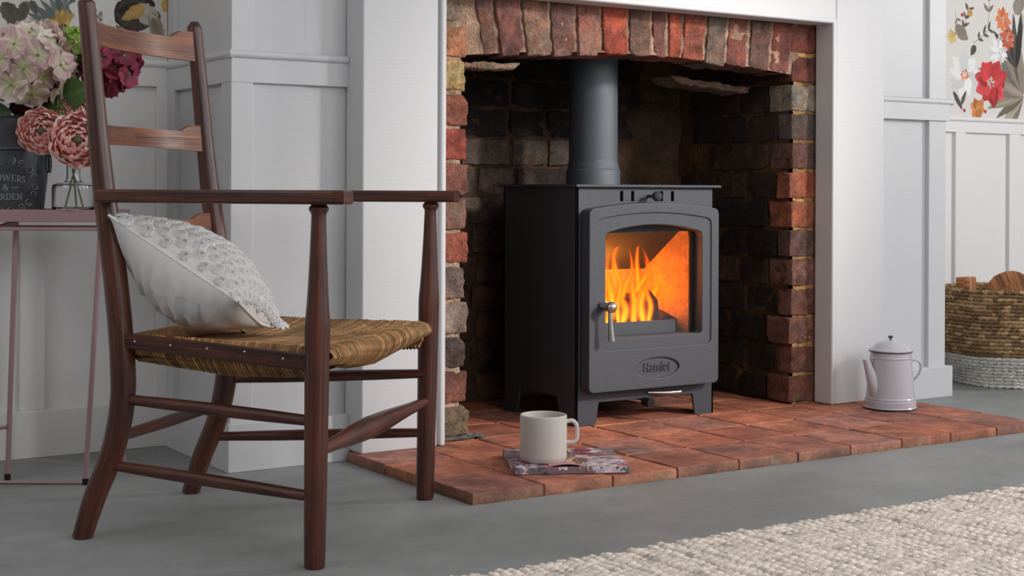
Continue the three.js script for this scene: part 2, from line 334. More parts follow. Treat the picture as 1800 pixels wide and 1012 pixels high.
const PPM = 1500;
{ // right alcove paper: X 3.26..4.56, y 0.81..1.41
  const X0 = 3.26, Y1 = 1.41, q = (px, py) => { const p = onZ(px, py, -3.16); return [(p.x - X0) * PPM, (Y1 - p.y) * PPM]; };
  const t = paper(1950, 900, (k, w, h) => {
    ground(k, w, h, [222, 219, 214]);
    scatter(k, w, h, 26, (x, y) => x > 560 && x < 1330 && y > 330);
    const b = (px, py, r, ...o) => bloom(k, ...q(px, py), r, ...o);
    fern(k, ...q(1800, 165), 1.5, 330, 8, -2.5, GREY); fern(k, ...q(1800, 168), 1.3, 270, 6, 2.75, [168, 158, 140]); fern(k, ...q(1788, 120), 0.9, 260, 5, -1.9, DARK);
    b(1697, 132, 120, 9, [238, 238, 237], ORANGE, 5, 0.3); b(1757, 90, 75, 12, [240, 240, 240], [225, 225, 225], 8, 0.2);
    b(1743, 145, 118, 10, RED, [190, 195, 185], 24, 0.4); b(1719, 191, 58, 6, [218, 140, 82], OCHRE, 18); b(1764, 35, 62, 8, ORANGE, [190, 190, 185], 14, 0.3); b(1772, 68, 62, 7, [222, 120, 95], [180, 180, 180], 30, 0.3);
    spray(k, ...q(1690, 60), -1.2, 150, 3, DARK); spray(k, ...q(1712, 75), -0.6, 150, 3, DARK); spray(k, ...q(1680, 20), 1.2, 120, 3, GREY); spray(k, ...q(1738, 40), -1.6, 190, 3, GREY);
    petal(k, ...q(1680, 45), 0.6, 110, 34, GREY); petal(k, ...q(1716, 80), 2.2, 60, 20, DARK); petal(k, ...q(1785, 25), -1, 120, 40, [150, 142, 128]);
    petal(k, ...q(1676, 160), 0.9, 110, 14, DARK); petal(k, ...q(1690, 185), -1.1, 80, 12, DARK); b(1706, 22, 22, 5, OCHRE, RED, 12); b(1674, 65, 40, 5, [215, 190, 130], OCHRE, 12);
    k.fillStyle = 'rgb(190,40,80)'; for (const p of [[1692, 26], [1696, 194], [1733, 196]]) { k.beginPath(); k.arc(...q(...p), 9, 0, 7); k.fill(); }
  });
  M.paperRight = new THREE.MeshStandardMaterial({ map: t, roughness: 0.85 });
}
{ // left alcove paper: X 0.30..1.136, y 0.85..1.41
  const X0 = 0.3, Y1 = 1.41, q = (px, py) => { const p = onZ(px, py, -3.16); return [(p.x - X0) * PPM, (Y1 - p.y) * PPM]; };
  const t = paper(1254, 840, (k, w, h) => {
    ground(k, w, h, [214, 211, 206]);
    scatter(k, w, h, 20, (x, y) => x > 600 && y > 480);
    fern(k, ...q(118, 52), 2.6, 150, 12, -1.5, [120, 130, 124]); bloom(k, ...q(112, 50), 70, 9, OCHRE, DARK, 25, 0.22); bloom(k, ...q(170, 28), 95, 8, [226, 225, 223], GREY, 5, 0.35);
    petal(k, ...q(203, 38), -0.5, 150, 62, [70, 66, 62], 25); petal(k, ...q(205, 20), 0.05, 150, 58, [64, 60, 58], 30); petal(k, ...q(240, 8), 0.7, 110, 34, [196, 190, 178], 20);
    petal(k, ...q(268, 30), 1.2, 110, 26, GREY, 24); petal(k, ...q(255, 12), 2.6, 90, 22, OCHRE, 20); petal(k, ...q(284, 4), 0.4, 60, 26, OCHRE, 20);
    stalk(k, [q(205, 45), q(215, 52), q(226, 38)], 5, DARK); stalk(k, [q(225, 62), q(255, 58), q(268, 70)], 5, DARK); stalk(k, [q(268, 22), q(296, 40), q(274, 64)], 5, GREY); stalk(k, [q(262, 24), q(262, 52), q(280, 58)], 4, GREY);
    petal(k, ...q(4, 4), 0.9, 110, 30, DARK); petal(k, ...q(46, 2), 1.8, 70, 18, DARK); petal(k, ...q(55, 0), 1.2, 50, 14, DARK);
  });
  M.paperLeft = new THREE.MeshStandardMaterial({ map: t, roughness: 0.85 });
}
function paperFace(x0, x1, y0, y1, z) { const g = new THREE.BoxGeometry(x1 - x0, y1 - y0, 0.012); g.translate((x0 + x1) / 2, (y0 + y1) / 2, z - 0.006); return g; }
function alcove(side, X0, X1, paperX, paperMat, yPaper, yRail, yBoard, stiles, skirt) {
  const g = structure(`wall_back_${side}`), Z = -3.16;
  part('core', bx(X0, X1, 0, 2.75, -3.45, Z - 0.014, 0), M.wallGrey, g);
  const pg = paperFace(paperX[0], paperX[1], yPaper, yPaper + paperX[2], Z - 0.002);
  part('wallpaper', pg, paperMat, g, 'off-white wallpaper printed with red, orange and white flowers and grey leaves');
  part('plaster', bx(X0, X1, yPaper + paperX[2], 2.75, -3.2, Z - 0.008, 0), M.wallGrey, g);
  part('panel', bx(X0, X1, 0, yBoard + 0.01, -3.2, Z - 0.012, 0), M.wallGrey, g);
  part('rail', bx(X0, X1, yBoard, yRail, -3.2, Z), M.wallGrey, g);
  part('rail_bead', bead(X0, X1, yRail + 0.003, Z - 0.002, 0.0085), M.wallGrey, g);
  for (const [a, b] of stiles) part('stile', bx(a, b, skirt, yBoard, -3.2, Z), M.wallGrey, g);
  const bb = structure(`baseboard_back_${side}`);
  part('board', bx(X0, X1, 0, skirt, -3.2, Z + 0.008, 0.002), M.wallGrey, bb);
}
alcove('left', -1.5, 1.149, [0.3, 1.136, 0.56], M.paperLeft, 0.85, 0.845, 0.797, [[0.19, 0.24], [0.50, 0.55], [0.817, 0.869], [1.112, 1.138]], 0.1);
alcove('right', 3.24, 5.2, [3.26, 4.56, 0.6], M.paperRight, 0.81, 0.803, 0.763, [[3.30, 3.35], [3.742, 3.79], [4.005, 4.06], [4.30, 4.35], [4.62, 4.67]], 0.1);

// ---------------------------------------------------------------- fireplace surround
{
  const g = thing('fireplace_surround', 'white painted wooden fireplace surround framing the brick opening', 'surround', [2.17, 0, -2.722]);
  const o = (x0, x1, y0, y1, z0, z1, r) => { const q = bx(x0 - 2.17, x1 - 2.17, y0, y1, z0 + 2.722, z1 + 2.722, r); return q; };
  part('pilaster', o(1.398, 1.578, 0.0215, 1.30, -2.80, -2.722, 0.004), M.white, g);
  part('pilaster', o(2.764, 2.942, 0.0215, 1.30, -2.80, -2.722, 0.004), M.white, g);
  part('inner_moulding', o(1.585, 1.599, 0.0215, 1.012, -2.785, -2.720, 0.005), M.white, g);
  part('inner_backing', o(1.57, 1.59, 0.0215, 1.02, -2.785, -2.732, 0), M.white, g);
  part('inner_moulding', o(2.751, 2.766, 0.0215, 1.012, -2.785, -2.720, 0.005), M.white, g);
  part('header', o(1.578, 2.764, 1.012, 1.30, -2.80, -2.722, 0.004), M.white, g);
  part('inner_moulding', o(1.585, 2.766, 1.004, 1.018, -2.785, -2.720, 0.005), M.white, g);
  part('mantel_shelf', o(1.34, 3.0, 1.30, 1.335, -2.80, -2.64, 0.006), M.white, g);
  part('edge_strip', o(2.944, 2.951, 0.0215, 1.30, -2.80, -2.735, 0.003), M.white, g);
}
{ const b = flags(new THREE.Mesh(bx(1.149, 3.25, 1.30, 2.75, -3.45, -2.80, 0), M.white)); b.name = 'wall_chimney_upper'; b.userData.kind = 'structure'; scene.add(b); }

// ---------------------------------------------------------------- brickwork
const blocks = new Map();
function roughBlock(w, h, d, seed, base, opt = {}) {
  const { amp = 0.003, round = 0.004, spots = 0.5, wedge = 0 } = opt, cell = opt.cell ?? 0.0075, s = Math.max(4, Math.round(w / cell)), t = Math.max(4, Math.round(h / cell)), e = Math.max(4, Math.min(10, Math.round(d / 0.014)));
  const inset = (v, len, seg) => { const a = Math.abs(v), edge = len / 2, st = len / seg; return a > edge - st * 1.02 && a < edge - st * 0.5 ? Math.sign(v) * (edge - Math.min(round, st)) : v; };
  const g = new THREE.BoxGeometry(w, h, d, s, t, e), p = g.attributes.position, col = new Float32Array(p.count * 3);
  const ox = seed * 7.13, oy = seed * 3.71, lum = (base[0] + base[1] + base[2]) / 3, b = lin(base.map(v => lerp(v, lum, 0.14)));
  const chip = [rr(-1, 1) < 0 ? -1 : 1, rr(-1, 1) < 0 ? -1 : 1, 1], chipR = rr(0, 0.02);
  for (let i = 0; i < p.count; i++) {
    let x = inset(p.getX(i), w, s), y = inset(p.getY(i), h, t), z = inset(p.getZ(i), d, e);
    const q = [w / 2, h / 2, d / 2], v = [x, y, z], c = v.map((a, k) => clamp(a, -(q[k] - round), q[k] - round));
    const dv = v.map((a, k) => a - c[k]), L = Math.hypot(...dv) || 1;
    if (L > 1e-9 && dv.filter(a => Math.abs(a) > 1e-9).length > 1) { x = c[0] + dv[0] / L * round; y = c[1] + dv[1] / L * round; z = c[2] + dv[2] / L * round; }
    const n1 = fbm(x * 22 + ox, y * 22 + oy, z * 22, 2), n2 = fbm(x * 70 + oy, y * 70, z * 70 + ox, 2);
    const cd = Math.hypot(x - chip[0] * w / 2, y - chip[1] * h / 2, z - chip[2] * d / 2), cs = cd < chipR ? (chipR - cd) * 0.5 : 0;
    const n3 = noise(x * 190 + ox, y * 190, z * 190 + oy), pit = smooth(0.25, 0.5, fbm(x * 95 - oy, y * 95 + ox, z * 95, 2)), k = amp * (1.5 * n1 + 1.1 * n2 + 0.45 * n3 - 0.9 * pit);
    const m = Math.hypot(x / w, y / h, z / d) || 1;
    x += (x / w / m) * k - chip[0] * cs; y += (y / h / m) * k - chip[1] * cs; z += (z / d / m) * k - chip[2] * cs;
    if (wedge) x *= 1 + wedge * (y / h);
    p.setXYZ(i, x, y, z);
    const a = fbm(x * 14 + oy, y * 14 + ox, z * 14, 3), f = fbm(x * 45 + ox, y * 45, z * 45 + oy, 3), u = fbm(x * 11 - ox, y * 11 + 3 * oy, z * 11 + 5, 2);
    let tone = 1.25 + 1.0 * a + 1.1 * f - 0.45 * pit; tone = clamp(tone, 0.35, 2.0);
    const hue = 1.6 * fbm(x * 17 + 2 * oy, y * 17, z * 17 + ox, 3), hot = smooth(0.1, 0.5, hue) * spots, cold = smooth(0.05, 0.4, -hue) * spots;
    let cc = [b[0] * tone * (1 + 0.25 * hot - 0.22 * cold), b[1] * tone * (1 - 0.12 * hot), b[2] * tone * (1 - 0.3 * hot + 0.2 * cold)];
    const pale = smooth(0.13, 0.4, u) * spots, dark = smooth(0.12, 0.35, -u) * spots;
    cc = [lerp(lerp(cc[0], 0.34, pale * 0.6), cc[0] * 0.45, dark), lerp(lerp(cc[1], 0.25, pale * 0.6), cc[1] * 0.5, dark), lerp(lerp(cc[2], 0.19, pale * 0.6), cc[2] * 0.62, dark)];
    col.set(cc, i * 3);
  }
  g.setAttribute('color', new THREE.BufferAttribute(col, 3));
  const out = soften(boxUV(g, rr(0, 5), rr(0, 5)));
  return out;
}
function mortarSheet(w, h, seed, base, amp = 0.006, cell = 0.012, lift = null) {
  const b = lin(base);
  const f = (u, v) => { const x = (u - 0.5) * w, y = (v - 0.5) * h; let k = amp * (1.4 * fbm(x * 14 + seed, y * 14, seed, 3) + 0.8 * fbm(x * 60, y * 60 + seed, 2, 2)); if (lift) k += lift(x, y); return [x, y, k]; };
  const g = sheet(Math.round(w / cell), Math.round(h / cell), f, (u, v) => { const x = (u - 0.5) * w, y = (v - 0.5) * h, t = clamp(1 + 1.1 * fbm(x * 12, y * 12 + seed, 7, 4), 0.4, 1.7), m = smooth(-0.1, 0.3, fbm(x * 6, y * 6, seed + 9, 2)); return [b[0] * t * lerp(1, 1.12, m), b[1] * t * lerp(1, 0.98, m), b[2] * t * lerp(1, 0.8, m)]; });
  const uv = g.attributes.uv; for (let i = 0; i < uv.count; i++) uv.setXY(i, uv.getX(i) * w, uv.getY(i) * h);
  return g;
}
const HT = 0.021, ZF = -2.785, XL = 1.69, XR = 2.672, ZK = -3.25, CO = 0.0765;
{
  const g = structure('wall_fireplace');
  // masonry behind the faces
  part('masonry', bx(1.15, 1.66, 0, 1.30, -3.44, -2.805, 0), M.soot, g);
  part('masonry', bx(2.71, 3.24, 0, 1.30, -3.44, -2.805, 0), M.soot, g);
  part('masonry', bx(1.66, 2.71, 0, 1.30, -3.44, -3.285, 0), M.soot, g);
  part('masonry', bx(1.66, 2.71, 1.16, 1.30, -3.285, -2.805, 0), M.soot, g);
  let sd = 1;
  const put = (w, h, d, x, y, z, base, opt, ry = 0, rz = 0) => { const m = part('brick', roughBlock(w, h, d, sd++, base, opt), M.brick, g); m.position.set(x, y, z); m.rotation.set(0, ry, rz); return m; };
  const leftCols = [[130, 110, 85], [125, 75, 60], [100, 78, 72], [150, 132, 118], [132, 106, 96], [168, 86, 66], [138, 98, 82], [142, 86, 72], [168, 76, 62], [150, 86, 68], [205, 168, 104], [205, 132, 92], [140, 120, 104], [140, 90, 75]];
  const rightCols = [[128, 78, 58], [122, 76, 62], [142, 92, 76], [132, 86, 72], [148, 98, 84], [116, 82, 72], [176, 98, 68], [186, 102, 72], [126, 86, 76], [106, 92, 86], [164, 150, 134], [126, 72, 62], [142, 72, 57], [135, 75, 60]];
  const sooty = () => pick([[52, 38, 32], [46, 35, 30], [60, 42, 34], [40, 31, 28], [74, 50, 38]]);
  const offL = [0.010, 0.002, -0.004, 0.003, -0.008, 0.006, -0.002, 0.004, -0.003, 0.006, -0.010, -0.004, -0.022, -0.01], rows = 14;
  for (let r = 0; r < rows; r++) {
    const y = HT + CO * r + CO / 2, h = CO - 0.009, deep = r % 2;
    // left and right quoins: the corner bricks show both faces
    const dl = deep ? 0.11 : 0.215, xl = XL + offL[r] * 0.7;
    put(xl - 1.575, h, dl, (1.575 + xl) / 2, y, ZF - dl / 2, leftCols[r], { amp: 0.006, round: 0.005 }, 0, rr(-0.02, 0.02));
    const yr = HT + 0.0755 * r + 0.0378, xr = XR + rr(-0.006, 0.006), dr = deep ? 0.05 : 0.085;
    if (yr < 1.0) put(2.80 - xr, 0.0755 - 0.008, dr, (2.80 + xr) / 2, yr, ZF - 0.004 - dr / 2, rightCols[r], { amp: 0.005, round: 0.004 }, 0, rr(-0.012, 0.012));
    // side walls running back, each brick flush with the quoin, its long side along z
    for (const [wall, X, s] of [['r', XR, 1], ['l', XL, -1]]) {
      let z = ZF - (wall === 'r' ? dr : dl) - 0.011;
      while (z > ZK + 0.02) {
        const len = Math.min(pick([0.105, 0.2, 0.215]), z - ZK + 0.03), yy = wall === 'r' ? yr : y;
        if (yy < 1.08 && !(wall === 'r' && z < ZK + 0.16 && rnd() < 0.55)) { const b = put(len, h, 0.09, X + s * (0.045 + rr(-0.004, 0.005)), yy, z - len / 2, sooty(), { amp: 0.006, round: 0.005, spots: 0.35, cell: 0.012 }, -s * Math.PI / 2, 0); }
        z -= len + 0.011;
      }
    }
    // back wall: soot and the shadow of the arch coloured into the upper bricks
    let x = XL - 0.03 + (deep ? -0.11 : 0);
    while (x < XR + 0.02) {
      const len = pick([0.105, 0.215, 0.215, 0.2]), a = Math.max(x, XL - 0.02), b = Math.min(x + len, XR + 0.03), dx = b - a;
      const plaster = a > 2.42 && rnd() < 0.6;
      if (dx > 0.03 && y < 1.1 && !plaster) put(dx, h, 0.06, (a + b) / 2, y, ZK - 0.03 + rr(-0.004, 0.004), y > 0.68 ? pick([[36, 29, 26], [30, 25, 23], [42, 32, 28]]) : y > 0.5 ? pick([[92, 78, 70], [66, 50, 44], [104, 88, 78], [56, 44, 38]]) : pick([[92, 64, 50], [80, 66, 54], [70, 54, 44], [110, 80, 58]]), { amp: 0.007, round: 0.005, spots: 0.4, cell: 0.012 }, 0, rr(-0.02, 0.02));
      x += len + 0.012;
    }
  }
  // mortar beds behind the brick faces
  const bed = (w, h, x, y, z, ry, base, amp, lift) => { const m = part('mortar', mortarSheet(w, h, sd++, base, amp, 0.011, lift), M.mortar, g); m.position.set(x, y, z); m.rotation.y = ry; };
  bed(0.105, 1.14, 1.6225, 0.58, ZF - 0.0055, 0, [208, 182, 156], 0.008);
  bed(0.12, 1.14, 2.742, 0.58, ZF - 0.009, 0, [214, 172, 110], 0.007);
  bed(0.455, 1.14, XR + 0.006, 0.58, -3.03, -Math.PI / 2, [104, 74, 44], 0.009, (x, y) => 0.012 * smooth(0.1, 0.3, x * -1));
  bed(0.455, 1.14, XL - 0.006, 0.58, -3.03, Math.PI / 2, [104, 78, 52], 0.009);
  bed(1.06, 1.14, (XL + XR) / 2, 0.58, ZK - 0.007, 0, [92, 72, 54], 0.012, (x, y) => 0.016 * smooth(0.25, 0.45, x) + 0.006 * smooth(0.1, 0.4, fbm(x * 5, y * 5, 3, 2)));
  for (const [x, z, w] of [[1.665, -2.774, 0.13], [1.702, -2.783, 0.05]]) { const m = part('mortar_ledge', roughBlock(w, 0.008, 0.02, sd++, [120, 118, 116], { amp: 0.006, round: 0.003 }), M.brick, g); m.position.set(x, HT + 0.004, z); }
  // segmental arch of bricks on end
  const bot = [[850, 97], [879.5, 98], [926, 98.5], [973, 97.5], [1016, 97], [1060, 98], [1105, 98.5], [1149, 100], [1175, 101], [1199, 102.5], [1239, 110], [1275, 114.5], [1315, 118], [1353, 124], [1387, 131]];
  const top = [[833, 0], [867, 0], [915, 0], [965, 0], [1012, 0], [1055, 3], [1107, 6], [1146, 12], [1174, 15], [1204, 19], [1244, 24], [1284, 28], [1320, 31], [1360, 35], [1400, 40]];
  const ac = [[136, 96, 82], [142, 92, 82], [142, 112, 96], [132, 92, 82], [164, 108, 92], [178, 80, 58], [134, 98, 82], [128, 80, 72], [176, 82, 55], [168, 88, 66], [118, 98, 86], [144, 80, 68], [118, 86, 76], [138, 74, 64], [164, 76, 55]];
  for (let i = 0; i < bot.length - 1; i++) {
    const a = onZ(...bot[i], ZF), b = onZ(...bot[i + 1], ZF), c = onZ(...top[i], ZF), d = onZ(...top[i + 1], ZF);
    const mb = a.clone().add(b).multiplyScalar(0.5), mt = c.clone().add(d).multiplyScalar(0.5), dir = mt.clone().sub(mb), ang = Math.atan2(dir.x, dir.y);
    const w = Math.max(0.02, b.x - a.x - 0.0095), wt = d.x - c.x - 0.008, h = 0.225;
    const m = part('brick', roughBlock((w + wt) / 2, h, 0.105, sd++, ac[i], { amp: 0.0052, round: 0.004, wedge: clamp((wt - w) / (w + wt), -0.25, 0.25) }), M.brick, g);
    m.position.set(mb.x + Math.sin(ang) * h / 2, mb.y + Math.cos(ang) * h / 2 + rr(-0.003, 0.003), ZF - 0.053 + rr(-0.003, 0.003)); m.rotation.z = -ang;
  }
  // mortar of the arch, following its curve
  const aw = 1.02, arch = sheet(150, 34, (u, v) => { const x = 1.675 + aw * u, k = (x - 2.19) / 0.5, y0 = 0.899 - 0.028 * k * k * (k < 0 ? 1 : 1), y = lerp(y0, 1.12, v); return [x, y, ZF - 0.0062 + 0.0065 * fbm(x * 24, y * 24, 4, 3)]; }, (u, v) => { const t = clamp(1 + 1.2 * fbm(u * 14, v * 4, 3, 4), 0.5, 1.6), b = lin([196, 164, 140]); return b.map(q => q * t); });
  { const uv = arch.attributes.uv; for (let i = 0; i < uv.count; i++) uv.setXY(i, uv.getX(i) * aw, uv.getY(i) * 0.23); }
  part('mortar', arch, M.mortar, g);
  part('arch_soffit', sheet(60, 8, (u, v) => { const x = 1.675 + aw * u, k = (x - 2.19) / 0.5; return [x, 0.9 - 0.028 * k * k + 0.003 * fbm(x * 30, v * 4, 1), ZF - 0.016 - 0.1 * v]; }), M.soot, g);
  // torn mortar at the spring of the arch, left
  { const m = part('mortar_ledge', roughBlock(0.15, 0.016, 0.06, sd++, [150, 128, 110], { amp: 0.006, round: 0.005, wedge: 0.3 }), M.brick, g); m.position.set(1.765, 0.852, -2.84); m.rotation.z = 0.03; }
  { const m = part('mortar_ledge', roughBlock(0.26, 0.018, 0.09, sd++, [118, 92, 76], { amp: 0.008, round: 0.006, wedge: 0.2 }), M.brick, g); m.position.set(2.51, 0.845, -2.95); m.rotation.z = -0.07; }
}

// ---------------------------------------------------------------- hearth of quarry tiles
{
  const X0 = 1.388, X1 = 2.99, g = thing('tiled_hearth', 'hearth of worn terracotta quarry tiles under the stove', 'hearth', [X0, 0, -2.265]);
  const xs = [0, 0.158, 0.318, 0.478, 0.641, 0.805, 0.962, 1.121, 1.282, 1.442, 1.602], zs = [0, 0.168, 0.335, 0.503, 0.67, 0.835, 1.0];
  part('mortar_bed', bx(0.004, 1.597, 0.001, 0.0145, -0.498, -0.004, 0), rub([120, 92, 78], 0.95), g);
  part('mortar_bed', bx(0.29, 1.36, 0.001, 0.0145, -0.99, -0.498, 0), rub([120, 92, 78], 0.95), g);
  let k = 0;
  for (let r = 0; r < 6; r++) for (let c = 0; c < 10; c++) {
    if (r >= 3 && (c < 1 || c > 8)) continue;
    const a = xs[c] + (c ? 0.0015 : 0), b = xs[c + 1] - 0.0015, z0 = zs[r] + (r ? 0.0015 : 0), z1 = zs[r + 1] - 0.0015, w = b - a, d = z1 - z0, h = 0.0205, seed = 40 + k++;
    const base = pick([[214, 134, 106], [204, 124, 98], [222, 140, 108], [198, 128, 108], [214, 128, 96], [204, 136, 116]]), bl = lin(base);
    const geo = new THREE.BoxGeometry(w, h, d, 14, 3, 14), p = geo.attributes.position, col = new Float32Array(p.count * 3);
    const tilt = rr(-0.004, 0.004), tilt2 = rr(-0.003, 0.003), rise = rr(-0.0006, 0.0008);
    for (let i = 0; i < p.count; i++) {
      let x = p.getX(i), y = p.getY(i), z = p.getZ(i); if (Math.abs(Math.abs(x) / (w / 2) - 6 / 7) < 0.02) x = Math.sign(x) * (w / 2 - 0.003); if (Math.abs(Math.abs(z) / (d / 2) - 6 / 7) < 0.02) z = Math.sign(z) * (d / 2 - 0.003); const ex = Math.abs(x) / (w / 2), ez = Math.abs(z) / (d / 2), e = Math.max(ex, ez), onTop = y > h / 2 - 1e-5;
      const wx = x + 10 * seed, ed = 0.0016 * fbm(wx * 60, z * 60, seed, 2);
      if (ex > 0.999) x += Math.sign(x) * (-0.001 + ed - (onTop ? 0.0008 : 0)); if (ez > 0.999) z += Math.sign(z) * (-0.001 + 0.0016 * fbm(z * 60, x * 60 + seed, 3, 2) - (onTop ? 0.0008 : 0));
      if (onTop) y += rise + tilt * x + tilt2 * z + 0.0014 * fbm(wx * 16, z * 16, seed, 2) - (e > 0.999 ? 0.0008 + 0.0012 * Math.abs(fbm(wx * 50, z * 50, 1, 2)) : 0);
      else if (r === 0 && c === 0 && y < -h / 2 + 1e-5 && ex > 0.99 && x < 0 && z > 0 && z < d * 0.36) y += 0.007 * smooth(0, 0.02, z) * (1 - smooth(0.045, 0.06, z));
      p.setXYZ(i, x, y, z);
      const t = clamp(1 + 0.75 * fbm(wx * 9, z * 9, seed, 3) + 0.4 * fbm(wx * 40, z * 40, seed, 2), 0.5, 1.5), side = !onTop && e > 0.98;
      const pale = smooth(0.1, 0.4, fbm(wx * 13, z * 13, seed + 5, 3)) * (side ? 0.5 : 0.22) + (side ? 0.3 : 0), grime = smooth(0.08, 0.35, fbm(wx * 12, z * 12, seed + 9, 2)) * 0.3;
      col.set([lerp(bl[0] * t, 0.42, pale), lerp(bl[1] * t, side ? 0.27 : 0.24, pale), lerp(bl[2] * t, side ? 0.15 : 0.18, pale)].map((q, n) => q * (1 - grime * (n ? 0.8 : 1))), i * 3);
    }
    geo.setAttribute('color', new THREE.BufferAttribute(col, 3));
    const m = part('tile', soften(boxUV(geo, rr(0, 3), rr(0, 3))), M.tile, g);
    m.position.set((a + b) / 2, h / 2 + 0.0003, -(z0 + z1) / 2);
  }
}

// ---------------------------------------------------------------- stove
const SX = 2.197, SZ = -2.784;
{
  const g = thing('wood_burning_stove', 'dark grey cast iron wood-burning stove with a glass door and burning fire', 'stove', [SX, HT, SZ]);
  const L = -0.209, R = 0.209, H = 0.558, D = -0.315;
  // front plate with feet, door opening and air slots
  const fs = shapeOf([[L, 0], [L + 0.058, 0], [L + 0.066, 0.052], [R - 0.066, 0.052], [R - 0.058, 0], [R, 0], [R, H], [L, H]]);
  const hole = new THREE.Path(); hole.moveTo(-0.155, 0.185); hole.lineTo(0.16, 0.185); hole.lineTo(0.16, 0.475); hole.lineTo(-0.155, 0.475); hole.closePath(); fs.holes.push(hole);
  for (const sx of [-0.078, -0.045, 0.043, 0.077]) { const s = new THREE.Path(), w = 0.0045, a = 0.525, b = 0.549; s.moveTo(sx - w, a); s.lineTo(sx + w, a); s.lineTo(sx + w, b); s.lineTo(sx - w, b); s.closePath(); fs.holes.push(s); }
  const fg = extrude(fs, 0.006, 0.0008); fg.translate(0, 0, -0.006); part('front_plate', fg, M.steelPlate, g);
  part('air_slide', bx(-0.1, 0.1, 0.52, 0.554, -0.016, -0.010, 0), M.soot, g);
  for (const x of [L, R - 0.006]) {
    const ss = shapeOf([[0, 0], [-0.062, 0], [-0.078, 0.062], [-0.238, 0.062], [-0.254, 0], [D, 0], [D, H], [0, H]]);
    const sg = extrude(ss, 0.006, 0.0008); sg.rotateY(-Math.PI / 2); sg.scale(1, 1, 1); sg.translate(0.006, 0, 0);
    // after the turn the profile's x runs along z
    sg.translate(x, 0, 0); part('side_plate', sg, M.steelPlate, g);
  }
  part('back_plate', bx(L, R, 0.03, H, D, D + 0.006, 0.0005), M.steelPlate, g);
  part('base_plate', bx(L + 0.006, R - 0.006, 0.066, 0.074, D, -0.006, 0), M.soot, g);
  part('top_plate', bx(L - 0.010, R + 0.013, H, H + 0.0065, D - 0.008, 0.013, 0.0015), M.steelPlate, g);
  // door: outer plate with arched head, recessed inner frame
  const DL = -0.197, DR = 0.196, DB = 0.080, DT = 0.507, rise = 0.014;
  const arched = (P, l, r, b, t, ri, cr, br = cr) => { P.moveTo(l + br, b); P.lineTo(r - br, b); P.quadraticCurveTo(r, b, r, b + br); P.lineTo(r, t - cr); P.quadraticCurveTo(r, t, r - cr, t + ri * 0.12); P.quadraticCurveTo((l + r) / 2, t + ri * 2.0, l + cr, t + ri * 0.12); P.quadraticCurveTo(l, t, l, t - cr); P.lineTo(l, b + br); P.quadraticCurveTo(l, b, l + br, b); return P; };
  const door = new THREE.Group(); door.name = 'door'; door.position.set(0, 0, 0.002); g.add(door);
  const ds = arched(new THREE.Shape(), DL, DR, DB, DT, rise, 0.016); ds.holes.push(arched(new THREE.Path(), -0.174, 0.172, 0.177, 0.483, rise, 0.016));
  const ov = new THREE.Path(); ov.absellipse(0.006, 0.128, 0.066, 0.0245, 0, Math.PI * 2); ds.holes.push(ov);
  part('door_plate', extrude(ds, 0.033, 0.0022, 3), M.castIron, door);
  const is = arched(new THREE.Shape(), -0.176, 0.174, 0.175, 0.485, rise, 0.016); const io = arched(new THREE.Path(), -0.148, 0.146, 0.204, 0.452, rise * 1.2, 0.014, 0.008); is.holes.push(io);
  part('door_frame', extrude(is, 0.0295, 0.0018, 3), M.castIron, door);
  // badge with raised lettering
  const bs = new THREE.Shape(); bs.absellipse(0.006, 0.128, 0.0675, 0.026, 0, Math.PI * 2); part('badge', extrude(bs, 0.028, 0.001, 2, 48), M.castIron, door, 'recessed oval badge lettered Hamlet');
  const font = await new FontLoader().loadAsync('fonts/droid/droid_sans_regular.typeface.json');
  const tg = new TextGeometry('Hamlet', { font, size: 0.0215, depth: 0.0022, bevelEnabled: true, bevelSize: 0.0003, bevelThickness: 0.0004, bevelSegments: 1, curveSegments: 6 });
  tg.computeBoundingBox(); const bw = tg.boundingBox.max.x; tg.scale(0.083 / bw, 1, 1); tg.translate(0.006 - 0.0415, 0.119, 0.0278); part('badge_lettering', tg, M.castIron, door);
  // glass and its retaining strips
  part('glass_pane', bx(-0.152, 0.150, 0.200, 0.475, 0.0015, 0.0055, 0), M.glass, door);
  { const gs = shapeOf([[-0.153, 0.198], [0.151, 0.198], [0.151, 0.478], [-0.153, 0.478]]), gh = new THREE.Path(); gh.moveTo(-0.1485, 0.206); gh.lineTo(0.134, 0.206); gh.lineTo(0.134, 0.452); gh.lineTo(-0.1485, 0.452); gh.closePath(); gs.holes.push(gh); const gg = extrude(gs, 0.006, 0); gg.translate(0, 0, -0.008); part('gasket', gg, M.soot, door, 'black glass gasket'); }
  part('log_guard', bx(-0.150, 0.098, 0.196, 0.236, -0.018, -0.014, 0.001), M.steelPlate, door, 'grey retaining strip behind the glass');
  part('glass_clip', bx(-0.150, 0.02, 0.448, 0.462, -0.012, -0.008, 0.001), M.steelPlate, door);
  part('glass_clip', bx(0.134, 0.150, 0.44, 0.47, -0.012, -0.008, 0.001), M.soot, door);
  // handle: barrel, ball end, tapered lever
  const hd = new THREE.Group(); hd.name = 'handle'; hd.position.set(-0.158, 0.281, 0.036); door.add(hd);
  { const c = new THREE.CylinderGeometry(0.0105, 0.0115, 0.03, 24); c.rotateX(Math.PI / 2); c.translate(0, 0, 0.013); part('barrel', c, M.chrome, hd); const s = new THREE.SphereGeometry(0.0135, 24, 16); s.translate(0, 0, 0.03); part('ball', s, M.chrome, hd);
    const t = tube([[0, -0.004, 0.024], [0.001, -0.04, 0.026], [0.003, -0.079, 0.028]], [0.0048, 0.0062, 0.0085], 16, 10); part('lever', t, M.chrome, hd); }
